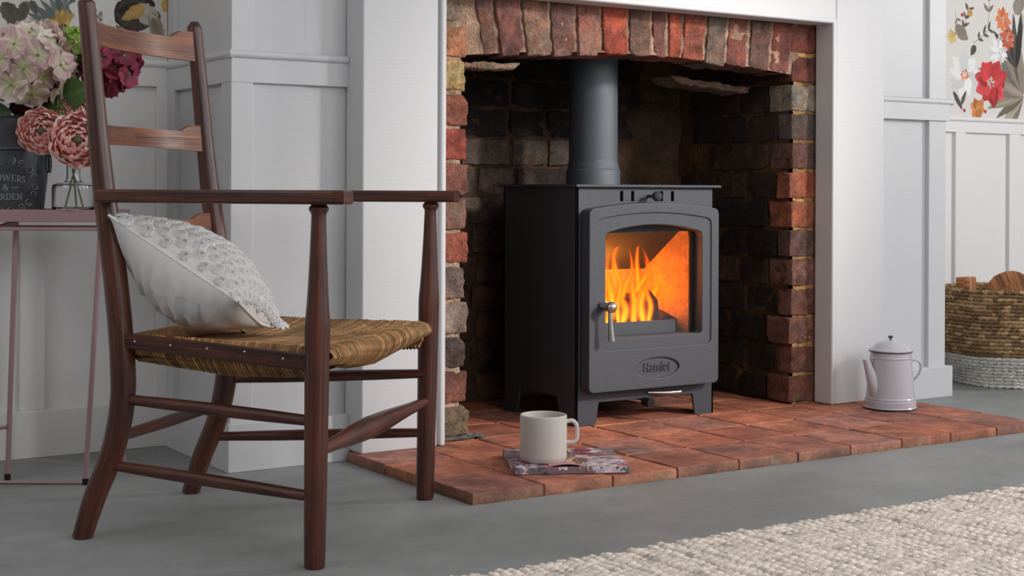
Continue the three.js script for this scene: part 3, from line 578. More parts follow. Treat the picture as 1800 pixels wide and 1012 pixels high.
  // top air control
  { const s = new THREE.CylinderGeometry(0.004, 0.004, 0.03, 12); s.rotateX(Math.PI / 2); s.translate(0.002, 0.537, 0.013); part('air_control_stem', s, M.steelPlate, g); const k = new THREE.SphereGeometry(0.0125, 24, 18); k.translate(0.002, 0.537, 0.034); part('air_control_knob', k, M.castIron, g); }
  // ash lip and riddling rod under the door
  part('ash_lip', bx(-0.125, 0.165, 0.05, 0.074, -0.05, -0.004, 0.006), M.soot, g);
  { const k = new THREE.CylinderGeometry(0.011, 0.011, 0.026, 16); k.rotateX(Math.PI / 2); k.translate(-0.006, 0.044, 0.012); part('riddling_knob', k, M.soot, g); part('riddling_rod', tube([[0.0, 0.066, 0.004], [0.05, 0.064, 0.02], [0.085, 0.064, 0.024]], [0.003, 0.0045], 10, 12), M.chrome, g); }
  // firebox
  const fb = new THREE.Group(); fb.name = 'firebox'; g.add(fb);
  part('side_liner', bx(0.163, 0.19, 0.15, 0.49, -0.228, -0.008, 0.001), M.liner, fb); part('side_liner', bx(-0.19, -0.163, 0.15, 0.49, -0.228, -0.008, 0.001), M.liner, fb);
  part('back_liner', bx(-0.19, 0.19, 0.15, 0.49, -0.255, -0.226, 0.001), M.liner, fb); part('fire_bed', bx(-0.17, 0.17, 0.17, 0.2, -0.228, -0.008, 0.002), M.soot, fb);
  { const b = bx(-0.165, 0.165, -0.004, 0.004, -0.0, 0.19, 0.001); b.rotateX(-0.62); b.translate(0, 0.352, -0.222); part('baffle', b, M.soot, fb); }
  part('roof_plate', bx(-0.19, 0.19, 0.49, 0.5, -0.26, -0.008, 0), M.soot, fb);
  // flue
  const FZ = -0.222, pipe = lathe([[0.0685, H + 0.006], [0.0685, 0.60], [0.067, 0.603], [0.0655, 0.6045], [0.0655, 0.612], [0.064, 0.616], [0.0625, 0.62], [0.0618, 0.63], [0.0615, 1.13]], 64, 0.5); pipe.translate(0, 0, FZ);
  part('flue_pipe', pipe, M.fluePaint, g, 'slate grey round flue pipe');
}
// fire: logs, embers, flames, and the light of the fire
{
  const bark = new THREE.MeshStandardMaterial({ color: new THREE.Color(...lin([70, 40, 28])), roughness: 0.95, map: brickMap, bumpMap: brickBump, bumpScale: 0.006 });
  const logs = [[[2.12, 0.262, -2.915], [2.285, 0.285, -2.872], 0.036, 'split log burning at the front of the stove firebox'], [[2.08, 0.262, -2.99], [2.30, 0.262, -2.975], 0.036, 'charred log lying behind the front log in the fire'], [[2.305, 0.243, -2.835], [2.345, 0.25, -2.93], 0.022, 'small dark log end at the right of the fire']];
  logs.forEach(([a, b, r, label]) => {
    const A = V(...a), B = V(...b), len = A.distanceTo(B), sh = shapeOf([[-r, -r * 0.8], [r * 0.9, -r], [r * 1.1, r * 0.2], [0.1 * r, r * 1.15], [-r, r * 0.5]]);
    const geo = extrude(sh, len, 0.003, 1); const m = flags(new THREE.Mesh(geo, bark)); m.name = numbered('burning_log'); m.position.copy(A); m.lookAt(B); m.userData = { label, category: 'log', group: 'logs burning in the stove' }; scene.add(m);
  });
  const fireTex = tex(64, 256, (x, y) => { const t = 1 - y, n = grainB(x, y * 0.5); const k = clamp(0.62 * (1 - y) + 0.5 * (n - 0.35)); return [1, 0.30 + 0.55 * k, 0.02 + 0.32 * k * k * k]; }, true);
  const fade = tex(64, 256, (x, y) => { const n = layersFlame(x, y); const a = smooth(0.0, 0.1, y) * (1 - smooth(0.45, 1.0, y + 0.3 * (n - 0.5))); return g3(a); }, false);
  function layersFlame(x, y) { return grainB(x, y * 0.4); }
  const shell = (str, op, tint) => new THREE.MeshStandardMaterial({ color: 0x000000, roughness: 1, emissive: new THREE.Color(...tint), emissiveIntensity: str, emissiveMap: fireTex, alphaMap: fade, transparent: true, opacity: op, depthWrite: false });
  const S = [shell(1.2, 0.14, [1, 0.5, 0.1]), shell(1.8, 0.3, [1, 0.66, 0.2]), shell(3.2, 0.55, [1, 0.9, 0.5])];
  const fire = thing('fire', 'orange and yellow flames rising from logs behind the stove glass', 'fire', [2.22, 0.235, -2.9]);
  const tongues = [];
  for (let i = 0; i < 17; i++) { const f = i / 16, x = lerp(1064, 1150, (i * 0.618) % 1), hgt = [150, 80, 168, 105, 60, 135][i % 6] * (x > 1140 ? 0.6 : 1) * rr(0.85, 1.05), sw = rr(-16, 16), lean = rr(-4, 20), y0 = 572; tongues.push([[x, y0], [x + sw * 0.6, y0 - hgt * 0.35], [x - sw * 0.7 + lean * 0.4, y0 - hgt * 0.7], [x + sw * 0.5 + lean, y0 - hgt * 1.02], rr(0.010, 0.019)]); }
  tongues.forEach((t, i) => {
    const zs = i % 2 ? -2.822 - 0.006 * (i % 3) : -2.885 - 0.016 * (i % 3), pts = t.slice(0, 4).map(p => { const q = onZ(p[0], p[1], zs); return [q.x - 2.22, q.y - 0.235, q.z + 2.9]; });
    const w = t[4] * 0.95; const tongue = new THREE.Group(); tongue.name = 'flame'; fire.add(tongue);
    S.forEach((m, k) => { const f = [1, 0.68, 0.38][k]; const geo = tube(pts, [0.55, 0.9, 1, 0.92, 0.74, 0.52, 0.3, 0.04].map(q => q * w * f), 14, 26, false);
      // uv: along the tongue in v
      const n = geo.attributes.position.count, L = new THREE.CatmullRomCurve3(pts.map(p => V(...p))).getLength(), uv = geo.attributes.uv; for (let j = 0; j < n; j++) uv.setXY(j, uv.getY(j) * 6 + i * 0.13, clamp(uv.getX(j) / L * (0.94 + 0.06 * k), 0.004, 0.996));
      const p = geo.attributes.position; for (let j = 0; j < n; j++) p.setZ(j, p.getZ(j)); part('flame_layer', geo, m, tongue); });
  });
  for (const [x, y, z, I] of [[2.20, 0.37, -2.93, 0.20], [2.30, 0.31, -2.92, 0.07]]) { const fl = new THREE.PointLight(0xff9028, I, 0, 2); fl.position.set(x, y, z); fl.shadow.radius = 1.6; fl.castShadow = true; scene.add(fl); }
  const ember = new THREE.MeshStandardMaterial({ color: 0x1a0a05, roughness: 1, emissive: 0xff5a12, emissiveIntensity: 0.9 });
  for (let i = 0; i < 16; i++) { const e = roughBlock(rr(0.016, 0.03), rr(0.012, 0.02), rr(0.016, 0.026), 900 + i, [60, 30, 20], { amp: 0.004, round: 0.004 }); e.deleteAttribute('color'); const m = part('ember', e, i % 3 ? M.soot : ember, fire); m.position.set(rr(-0.14, 0.12), rr(-0.010, 0.0), rr(-0.09, 0.045)); m.rotation.set(rr(0, 3), rr(0, 3), 0); }
}

// ---------------------------------------------------------------- armchair
const CT = Math.atan2(0.664, 0.748), CP = [1.1505, 0, -2.188];
{
  const g = thing('ladder_back_armchair', 'dark stained wooden ladder-back armchair with a woven rush seat', 'chair', CP, CT);
  const post = [[-0.44, 0], [-0.416, 0.07], [-0.387, 0.137], [-0.372, 0.193], [-0.366, 0.24], [-0.367, 0.286], [-0.372, 0.35], [-0.382, 0.433], [-0.393, 0.507], [-0.401, 0.558], [-0.412, 0.646], [-0.425, 0.77], [-0.436, 0.872]];
  const pv = w => { for (let i = 0; i < post.length - 1; i++) if (w <= post[i + 1][1]) { const t = (w - post[i][1]) / (post[i + 1][1] - post[i][1]); return lerp(post[i][0], post[i + 1][0], t); } return post.at(-1)[0]; };
  const pr = [0.0165, 0.0185, 0.0195, 0.020, 0.0205, 0.0205, 0.020, 0.0195, 0.019, 0.0182, 0.0165, 0.0150, 0.0140];
  for (const u of [-0.186, 0.186]) {
    const p = part('back_post', tube(post.map(([v, w]) => [u, w, v]), pr, 20, 72), M.darkWood, g);
    const fin = lathe([[0.0001, 0.012], [0.006, 0.0115], [0.009, 0.009], [0.0105, 0.005], [0.0135, 0.002], [0.0140, -0.002], [0.0001, -0.002]], 20); fin.translate(u, 0.873, -0.436); part('finial', fin, M.darkWood, p);
  }
  const legProfile = [[0.0001, 0], [0.0145, 0], [0.0160, 0.004], [0.0168, 0.06], [0.0178, 0.18], [0.0188, 0.30], [0.0192, 0.360], [0.0190, 0.372], [0.0172, 0.392], [0.0150, 0.43], [0.0128, 0.48], [0.0115, 0.52], [0.0112, 0.532], [0.0122, 0.535], [0.0150, 0.539], [0.0152, 0.543], [0.0118, 0.547], [0.0112, 0.552], [0.0001, 0.552]];
  for (const [u0, u1] of [[-0.2575, -0.247], [0.2575, 0.284]]) { const q = lathe(legProfile, 28, 0.5); const p = q.attributes.position; for (let i = 0; i < p.count; i++) p.setX(i, p.getX(i) + lerp(u0, u1, p.getY(i) / 0.55)); const uv = q.attributes.uv; for (let i = 0; i < uv.count; i++) uv.setXY(i, p.getY(i), uv.getX(i) * 0.1); part('leg', q, M.darkWood, g); }
  // arms: flat, slightly bowed, widening towards the front
  for (const s of [-1, 1]) {
    const u0 = s * 0.200, u1 = s < 0 ? -0.252 : 0.290, vEnd = 0.05, n = 24, A = [], B = [];
    for (let i = 0; i <= n; i++) { const t = i / n, v = lerp(-0.402, vEnd, t), c = lerp(u0, u1, t) + s * 0.018 * Math.sin(Math.PI * t), w = lerp(0.014, 0.0225, smooth(0.1, 0.75, t)) * (t > 0.96 ? 0.86 : 1); A.push([c - w, v]); B.push([c + w, v]); }
    const sh = shapeOf([...A, ...B.reverse()]), q = extrude(sh, 0.0215, 0.004, 3); q.rotateX(Math.PI / 2); q.translate(0, 0.5695, 0);
    part('arm', boxUV(q), M.darkWood, g);
  }
  // ladder slats: bowed backwards, top edge scooped with raised ears
  const slat = (w0, h, bow) => {
    const n = 30, half = 0.176, f = u => { const t = Math.abs(u) / half; return h * (t > 0.86 ? 1 : t > 0.72 ? lerp(0.76, 1, smooth(0.72, 0.86, t)) : lerp(0.80, 0.76, t)); };
    const lower = u => 0.0 + 0.006 * (1 - (u / half) ** 2);
    const list = [];
    for (const side of [0.005, -0.005]) list.push(sheet(n, 6, (a, b) => { const u = lerp(-half, half, side > 0 ? a : 1 - a), z = pv(w0) - bow * (1 - (u / half) ** 2) + side, y = w0 + lerp(lower(u), f(u), b); return [u, y, z - (y - w0) * 0.11]; }));
    const edge = (fn, flip) => sheet(n, 1, (a, b) => { const u = lerp(-half, half, flip ? 1 - a : a), y = w0 + fn(u); return [u, y, pv(w0) - bow * (1 - (u / half) ** 2) + (b - 0.5) * -0.01 - (y - w0) * 0.11]; });
    list.push(edge(f, false), edge(lower, true));
    return boxUV(merge(list));
  };
  part('slat', slat(0.808, 0.056, 0.050), M.redWood, g); part('slat', slat(0.640, 0.048, 0.045), M.redWood, g); part('slat', slat(0.478, 0.048, 0.040), M.redWood, g);
  // stretchers
  const rod = (a, b, r0 = 0.0088, swell = 0.0016) => tube([a, [(a[0] + b[0]) / 2, (a[1] + b[1]) / 2, (a[2] + b[2]) / 2], b], [r0 * 0.92, r0 + swell * 0.6, r0 + swell, r0 + swell * 0.6, r0 * 0.92], 14, 24);
  for (const s of [-1, 1]) { const hi = s < 0 ? [0.230, 0.221] : [0.217, 0.232], lo = s < 0 ? [0.122, 0.107] : [0.108, 0.123]; part('stretcher', rod([s * 0.186, hi[0], -0.366], [s * 0.2575, hi[1], 0]), M.darkWood, g); part('stretcher', rod([s * 0.186, lo[0], -0.392], [s * 0.2575, lo[1], 0]), M.darkWood, g); }
  part('front_stretcher', tube([[-0.2575, 0.174, 0], [-0.1, 0.176, 0], [0.05, 0.178, 0], [0.26, 0.180, 0]], [0.0085, 0.011, 0.0165, 0.0185, 0.0165, 0.0115, 0.0085], 18, 36), M.darkWood, g);
  part('back_stretcher', tube([[-0.186, 0.166, -0.38], [0, 0.167, -0.38], [0.186, 0.169, -0.38]], [0.0085, 0.0105, 0.0085], 14, 20), M.darkWood, g);
  // seat rails with nail heads
  for (const s of [-1, 1]) {
    const a = V(s * 0.19, 0.326, -0.362), b = V(s * 0.252, 0.309, -0.012), len = a.distanceTo(b), r = bx(-0.005, 0.005, -0.0125, 0.0125, 0, len, 0.002), m = part('seat_rail', r, M.railWood, g); m.position.copy(a); m.position.x += s * 0.004; m.lookAt(g.localToWorld(b.clone().setX(b.x + s * 0.004)));
    for (let k = 0; k < 5; k++) { const n = new THREE.SphereGeometry(0.0022, 8, 6); n.translate(s * -0.0 - (s < 0 ? -0.0052 : 0.0052) * (s < 0 ? -1 : -1), 0.003 + rr(-0.003, 0.003), len * (0.08 + 0.2 * k)); part('nail', n, M.chrome, m); }
  }
  // rush seat: strands wrapped over the four rails and meeting on the diagonals
  const yb = 0.331, yf = 0.326, vB = -0.362, vF = 0.008, hw = v => lerp(0.176, 0.243, (v - vB) / (vF - vB)), c = [0, -0.175];
  const top = (u, v) => { const e = Math.min(1, Math.max(Math.abs(u) / hw(v), Math.abs(v - c[1]) / 0.185)); return lerp(yb, yf, (v - vB) / (vF - vB)) - 0.010 * (1 - e * e); };
  const strandCols = [[206, 160, 112], [194, 146, 98], [216, 174, 126], [178, 132, 90], [200, 158, 116]].map(lin);
  const bundle = (lines, rad) => merge(lines.map((pts, i) => { const q = tube(pts, [rad * rr(0.9, 1.12)], 6, Math.max(6, pts.length * 2), false), cc = pick(strandCols), t = rr(0.6, 1.35), k = new Float32Array(q.attributes.position.count * 3); for (let j = 0; j < k.length; j += 3) { k[j] = cc[0] * t; k[j + 1] = cc[1] * t; k[j + 2] = cc[2] * t; } q.setAttribute('color', new THREE.BufferAttribute(k, 3)); return q; }));
  const stuff = m => { m.userData.kind = 'stuff'; return m; };
  const F1 = [], B1 = [], S1 = [[], []];
  for (let u = -0.236; u <= 0.2361; u += 0.0064) { const t = Math.abs(u) / 0.243, j = () => rr(-0.0012, 0.0012), vin = lerp(c[1] + 0.07, vF - 0.012, t), pts = [];
    const drop = 0.034 - 0.012 * Math.abs(t) + 0.008 * (1 - t); pts.push([u * 0.98, yf - drop - 0.012 * (1 - t), vF - 0.06], [u, yf - drop, vF - 0.006], [u + j(), yf - drop * 0.6, vF + 0.010], [u + j(), yf - 0.010, vF + 0.013], [u + j(), yf + 0.0005 + j(), vF + 0.003], [u + j(), top(u, vF - 0.02) + j(), vF - 0.02]); if (vin < vF - 0.04) pts.push([u * 0.98, top(u, (vin + vF) / 2) + j(), (vin + vF) / 2]); pts.push([u * 0.97, top(u, vin) - 0.002, vin]); F1.push(pts); }
  for (let u = -0.17; u <= 0.1701; u += 0.0064) { const t = Math.abs(u) / 0.176, vin = lerp(c[1] - 0.07, vB + 0.012, t); B1.push([[u, yb - 0.03, vB + 0.02], [u, yb - 0.018, vB - 0.010], [u, yb, vB - 0.004], [u, top(u, vB + 0.015), vB + 0.015], [u, top(u, vin), vin]]); }
  for (const s of [0, 1]) { const sg = s ? 1 : -1; for (let v = vB + 0.004; v <= vF - 0.004; v += 0.0064) { const t = v > c[1] ? (v - c[1]) / (vF - c[1]) : (c[1] - v) / (c[1] - vB), uin = lerp(0, hw(v) - 0.014, clamp((t - 0.36) / 0.64)), j = () => rr(-0.001, 0.001), H = hw(v), yy = top(sg * H, v), sl = 0.018 * (s ? 1 : 1); const pts = [[sg * (H - 0.03), yy - 0.042 - 0.012 * (1 - t), v], [sg * (H - 0.004), yy - 0.026, v], [sg * (H + 0.003), yy - 0.012, v], [sg * (H - 0.002), yy + 0.002 + j(), v], [sg * (H - 0.018), top(sg * (H - 0.018), v) + j(), v + j()]]; if (H - uin > 0.05) pts.push([sg * (H + uin) / 2, top((H + uin) / 2, v + sl / 2) + j(), v + sl * 0.5 * (H - uin)]); pts.push([sg * uin, top(uin, v) - 0.001, v + sl * (H - uin)]); S1[s].push(pts); } }
  const seat = new THREE.Group(); seat.name = 'seat'; g.add(seat); seat.userData.label = 'woven golden-brown rush seat';
  stuff(part('rush_strands', bundle(F1, 0.0031), M.rush, seat)); stuff(part('rush_strands', bundle(B1, 0.0031), M.rush, seat)); stuff(part('rush_strands', bundle(S1[0], 0.0031), M.rush, seat)); stuff(part('rush_strands', bundle(S1[1], 0.0031), M.rush, seat));
  const under = sheet(20, 20, (a, b) => { const v = lerp(vB, vF, a), u = lerp(-1, 1, b) * (hw(v) - 0.006), e = Math.max(Math.abs(b * 2 - 1), Math.abs(a * 2 - 1)); return [u, yf - 0.030 - 0.026 * (1 - e ** 3) + 0.004 * fbm(u * 40, v * 40, 1, 2), v]; }, () => lin([190, 144, 98])); part('underside', under, M.rush, seat);
  const filler = sheet(20, 20, (a, b) => { const v = lerp(vB, vF, a), u = lerp(-1, 1, b) * hw(v) * 0.99; return [u, top(u, v) - 0.003, v]; }, () => lin([196, 150, 104])); part('stuffing', filler, M.rush, seat);
}

// ---------------------------------------------------------------- cushion
{
  const g = thing('cushion', 'white cushion with crocheted rosettes leaning in the armchair', 'cushion', CP, CT);
  const cloth = new THREE.MeshPhysicalMaterial({ color: new THREE.Color(...lin([250, 247, 245])), roughness: 0.95, sheen: 0.3, bumpMap: tex(256, 256, (x, y) => g3(grainD(x, y)), false, 8), bumpScale: 0.0012 });
  const wool = new THREE.MeshPhysicalMaterial({ color: new THREE.Color(...lin([252, 251, 250])), roughness: 0.95, sheen: 0.3, bumpMap: tex(256, 256, (x, y) => g3(grainC(x, y)), false, 1), bumpScale: 0.0015 });
  // local frame of the cushion: a across the chair, b from the lower front edge up to the back, n out of the face
  const hs = 0.137, adir = V(0.9252,-0.3632,-0.1103), bdir = V(0.0841,0.4794,-0.8732), nrm = V(0.3700,0.7985,0.4741), c0 = V(-0.104, 0.413, -0.270);
  const pt = (s, t, side, extra = 0) => {
    const e = 2.1, puff = Math.pow(Math.max(0, 1 - Math.pow(Math.abs(s), e)), 0.58) * Math.pow(Math.max(0, 1 - Math.pow(Math.abs(t), e)), 0.58);
    const a = s * hs * (1 - 0.06 * (1 - t * t)), b = t * hs * (1 - 0.08 * (1 - s * s));
    const wr = side < 0 ? 0.0045 * Math.sin(t * 26 + 5 * s + 4 * fbm(s * 2, t * 2, 1)) * smooth(0.05, 0.35, -s) * puff + 0.006 * fbm(s * 5, t * 9, 3, 3) * puff : 0.004 * fbm(s * 3 + 3, t * 4, 4, 3) * puff;
    const q = c0.clone().addScaledVector(adir, a).addScaledVector(bdir, b).addScaledVector(nrm, side * 0.077 * puff + wr + side * extra);
    const floorY = 0.337; if (q.y < floorY + 0.02) q.y = floorY + 0.02 * Math.exp((q.y - floorY - 0.02) / 0.02);   // soft filling flattened by the seat
    return q;
  };
  const face = side => sheet(72, 72, (u, v) => { const w = k => Math.sign(k) * (1 - Math.pow(1 - Math.abs(k), 1.5)), s = w(u * 2 - 1), t = w(v * 2 - 1) * (side > 0 ? -1 : 1), q = pt(s, t, side); return [q.x, q.y, q.z]; });
  part('front_face', face(1), cloth, g); part('back_face', face(-1), cloth, g);
  const seam = []; for (let i = 0; i <= 100; i++) { const a = i / 25, k = Math.floor(a) % 4, f = (a % 1) * 2 - 1, [s, t] = k === 0 ? [f, -1] : k === 1 ? [1, f] : k === 2 ? [-f, 1] : [-1, -f]; const q = pt(s, t, 1); seam.push([q.x, q.y, q.z]); }
  part('seam', tube(seam, [0.0022], 6, 200, false), cloth, g);
  // crochet rosettes: flat scalloped rounds of cord, packed close
  const rose = sheet(40, 9, (u, v) => { const a = u * Math.PI * 2, sc = 1 + 0.07 * Math.sin(a * 9) * v, r = 0.0122 * v * sc; return [Math.cos(a) * r, Math.sin(a) * r, 0.0060 * Math.pow(1 - v * v, 0.4) + 0.0012 * Math.sin(v * 15 + a) * (1 - v * 0.3) + 0.0006 * Math.sin(a * 18 + v * 6)]; });
  for (let i = 0; i < 13; i++) for (let j = 0; j < 14; j++) {
    const s = -0.96 + 1.86 * (i + (j % 2) * 0.5) / 12.5 + rr(-0.012, 0.012), t = -0.93 + 1.86 * j / 13 + rr(-0.012, 0.012); if (Math.abs(s) > 0.975) continue;
    const q = pt(s, t, 1, 0.0), qa = pt(s + 0.03, t, 1), qb = pt(s, t + 0.03, 1), n = qa.sub(q).cross(qb.sub(q)).normalize(); if (n.dot(nrm) < 0) n.negate();
    const m = part('rosette', rose, wool, g); m.position.copy(q).addScaledVector(n, -0.001); m.quaternion.setFromUnitVectors(V(0, 0, 1), n); m.rotateZ(rr(0, 6)); m.scale.setScalar(rr(0.9, 1.12));
  }
  { const s = -0.80, t = -0.38; const tg = sheet(4, 4, (u, v) => { const q = pt(s + 0.30 * u, t - 0.15 + 0.3 * v, -1, 0.001); return [q.x, q.y, q.z]; }); part('care_label', tg, rub([222, 226, 224], 0.8, { side: THREE.DoubleSide }), g, 'small white sewn-in care label'); }
}

// ---------------------------------------------------------------- mug, wrapped book, coffee pot
{
  const o = onY(905, 836, HT), x = onY(1108, 832, HT).sub(o), len = x.length(), th = 0.014, wid = 0.205;
  const g = thing('wrapped_notebook', 'notebook wrapped in dark floral paper and tied with twine under the mug', 'book', [o.x, HT + 0.0012, o.z], -Math.atan2(x.z, x.x));
  const flow = paper(512, 512, (k, w, h) => { k.fillStyle = 'rgb(128,112,122)'; k.fillRect(0, 0, w, h); for (let i = 0; i < 46; i++) bloom(k, rr(0, w), rr(0, h), rr(28, 62), 9, pick([[196, 120, 134], [224, 206, 214], [160, 80, 98], [206, 188, 210], [236, 228, 222], [150, 142, 154], [230, 214, 218]]), [90, 60, 70], 26, 0.36); for (let i = 0; i < 20; i++) spray(k, rr(0, w), rr(0, h), rr(0, 6), 90, 3, pick([[70, 84, 70], [46, 44, 54], [110, 116, 110]])); });
  flow.wrapS = flow.wrapT = THREE.RepeatWrapping; flow.repeat.set(4, 4);
  part('cover', bx(0, len, 0, th, -wid, 0, 0.002), new THREE.MeshStandardMaterial({ map: flow, roughness: 0.6 }), g, 'floral printed paper cover');
  const tw = rub([196, 168, 138], 0.9), loop = (pts, r = 0.0013) => tube(pts, [r], 6, pts.length * 6, false);
  part('twine', loop([[-0.001, th / 2, -wid * 0.35], [0.0, th + 0.001, -wid * 0.35], [len * 0.5, th + 0.0015, -wid * 0.36], [len, th + 0.001, -wid * 0.4], [len + 0.001, th / 2, -wid * 0.4]]), tw, g);
  part('twine', loop([[len * 0.56, th / 2, 0.0012], [len * 0.56, th + 0.001, 0.0], [len * 0.57, th + 0.001, -wid * 0.5], [len * 0.58, th + 0.001, -wid]]), tw, g);
  part('twine_bow', loop([[len * 0.57, th + 0.002, -wid * 0.36], [len * 0.50, th + 0.006, -wid * 0.55], [len * 0.46, th + 0.003, -wid * 0.45], [len * 0.57, th + 0.004, -wid * 0.36], [len * 0.66, th + 0.006, -wid * 0.28], [len * 0.72, th + 0.003, -wid * 0.34], [len * 0.57, th + 0.004, -wid * 0.36]], 0.0017), tw, g);
  part('twine_tail', loop([[len * 0.57, th + 0.003, -wid * 0.36], [len * 0.60, th + 0.004, -wid * 0.2], [len * 0.625, th + 0.003, -wid * 0.03], [len * 0.63, th * 0.4, 0.003]], 0.0017), tw, g);
  part('twine_tail', loop([[len * 0.57, th + 0.003, -wid * 0.36], [len * 0.48, th + 0.003, -wid * 0.2], [len * 0.46, th + 0.002, -wid * 0.1]], 0.0017), tw, g);
  const tag = sheet(10, 6, (u, v) => [len * (0.30 + 0.28 * u), th + 0.0015 + 0.004 * Math.sin(u * 3) * v, -wid * (0.02 + 0.26 * (1 - v)) + 0.006 * v]); part('gift_tag', tag, rub([206, 150, 150], 0.8, { side: THREE.DoubleSide }), g, 'pink torn paper tag');
}
{
  const r = 0.0465, h = 0.092, at = onY(955, 809, HT + 0.0158); const y = HT + 0.0012 + 0.0142;
  const g = thing('mug', 'plain pale grey ceramic mug standing on the wrapped notebook', 'mug', [at.x, y, at.z], -0.45);
  part('body', lathe([[0.0001, 0], [r - 0.008, 0], [r - 0.004, 0.0015], [r - 0.0005, 0.007], [r, 0.012], [r, h - 0.002], [r - 0.001, h - 0.0005], [r - 0.0022, h], [r - 0.0036, h - 0.0008], [r - 0.0042, h - 0.003], [r - 0.0045, 0.02], [r - 0.012, 0.008], [0.0001, 0.006]], 64, 0.5), M.mug, g);
  part('handle', tube([[r - 0.002, 0.077, 0], [r + 0.012, 0.078, 0], [r + 0.0195, 0.070, 0], [r + 0.021, 0.055, 0], [r + 0.020, 0.042, 0], [r + 0.012, 0.036, 0], [r - 0.002, 0.037, 0]], [0.0045, 0.0042, 0.004, 0.004, 0.0042, 0.0045], 12, 40), M.mug, g);
}
{
  const at = onY(1565, 717, HT), g = thing('enamel_coffee_pot', 'grey enamel coffee pot with lid and spout standing on the hearth tiles', 'coffee pot', [at.x, HT + 0.0015, at.z], -0.6);
  const R0 = 0.0655, R1 = 0.0505, hb = 0.143, rad = y => lerp(R0 - 0.002, R1, y / hb);
  const prof = [[0.0001, 0.002], [R0 - 0.006, 0.002], [R0, 0], [R0 + 0.0012, 0.0015], [R0, 0.004], [R0 - 0.0012, 0.006], [R0 - 0.001, 0.020], [rad(0.022) + 0.0005, 0.022], [rad(0.025) + 0.0022, 0.025], [rad(0.028) + 0.0003, 0.028]];
  for (let i = 0; i <= 8; i++) { const y = 0.03 + i * 0.0115; prof.push([rad(y), y]); }
  prof.push([rad(0.125), 0.125], [rad(0.128) + 0.002, 0.128], [rad(0.131), 0.131], [rad(0.142), 0.142], [R1 - 0.004, 0.1425], [R1 - 0.005, 0.12]);
  part('body', lathe(prof, 72, 0.5), M.enamel, g);
  const foot = new THREE.TorusGeometry(R0 + 0.0004, 0.0014, 8, 64); foot.rotateX(Math.PI / 2); foot.translate(0, 0.0014, 0); part('base_rim', foot, M.darkRim, g);
  const lid = part('lid', lathe([[R1 - 0.004, 0.141], [R1 + 0.0015, 0.1425], [R1 + 0.0045, 0.1455], [R1 + 0.004, 0.148], [R1 - 0.001, 0.150], [0.043, 0.156], [0.034, 0.1635], [0.022, 0.169], [0.010, 0.172], [0.0001, 0.173]], 64, 0.5), M.enamel, g);
  const lr = new THREE.TorusGeometry(R1 + 0.0035, 0.0014, 8, 64); lr.rotateX(Math.PI / 2); lr.translate(0, 0.1435, 0); part('lid_rim', lr, M.darkRim, lid);
  part('lid_knob', lathe([[0.0001, 0.172], [0.003, 0.172], [0.003, 0.1765], [0.0062, 0.178], [0.0066, 0.181], [0.004, 0.183], [0.0001, 0.1832]], 24), M.darkRim, lid, 'small dark knob');
  // spout towards -x (photo left), handle towards +x
  part('spout', tube([[-0.038, 0.040, 0.022], [-0.050, 0.070, 0.026], [-0.062, 0.104, 0.030], [-0.070, 0.128, 0.033]], [0.0185, 0.0165, 0.013, 0.0098, 0.0082], 22, 24), M.enamel, g);
  const hp = [[0.050, 0.117, 0], [0.064, 0.121, 0], [0.074, 0.112, 0], [0.0755, 0.098, 0], [0.070, 0.084, 0], [0.062, 0.074, 0], [0.054, 0.068, 0]];
  const hg = tube(hp, [0.0022], 8, 40); { const p = hg.attributes.position; for (let i = 0; i < p.count; i++) p.setZ(i, p.getZ(i) * 4.0); } part('handle', soften(hg), M.enamel, g);
}

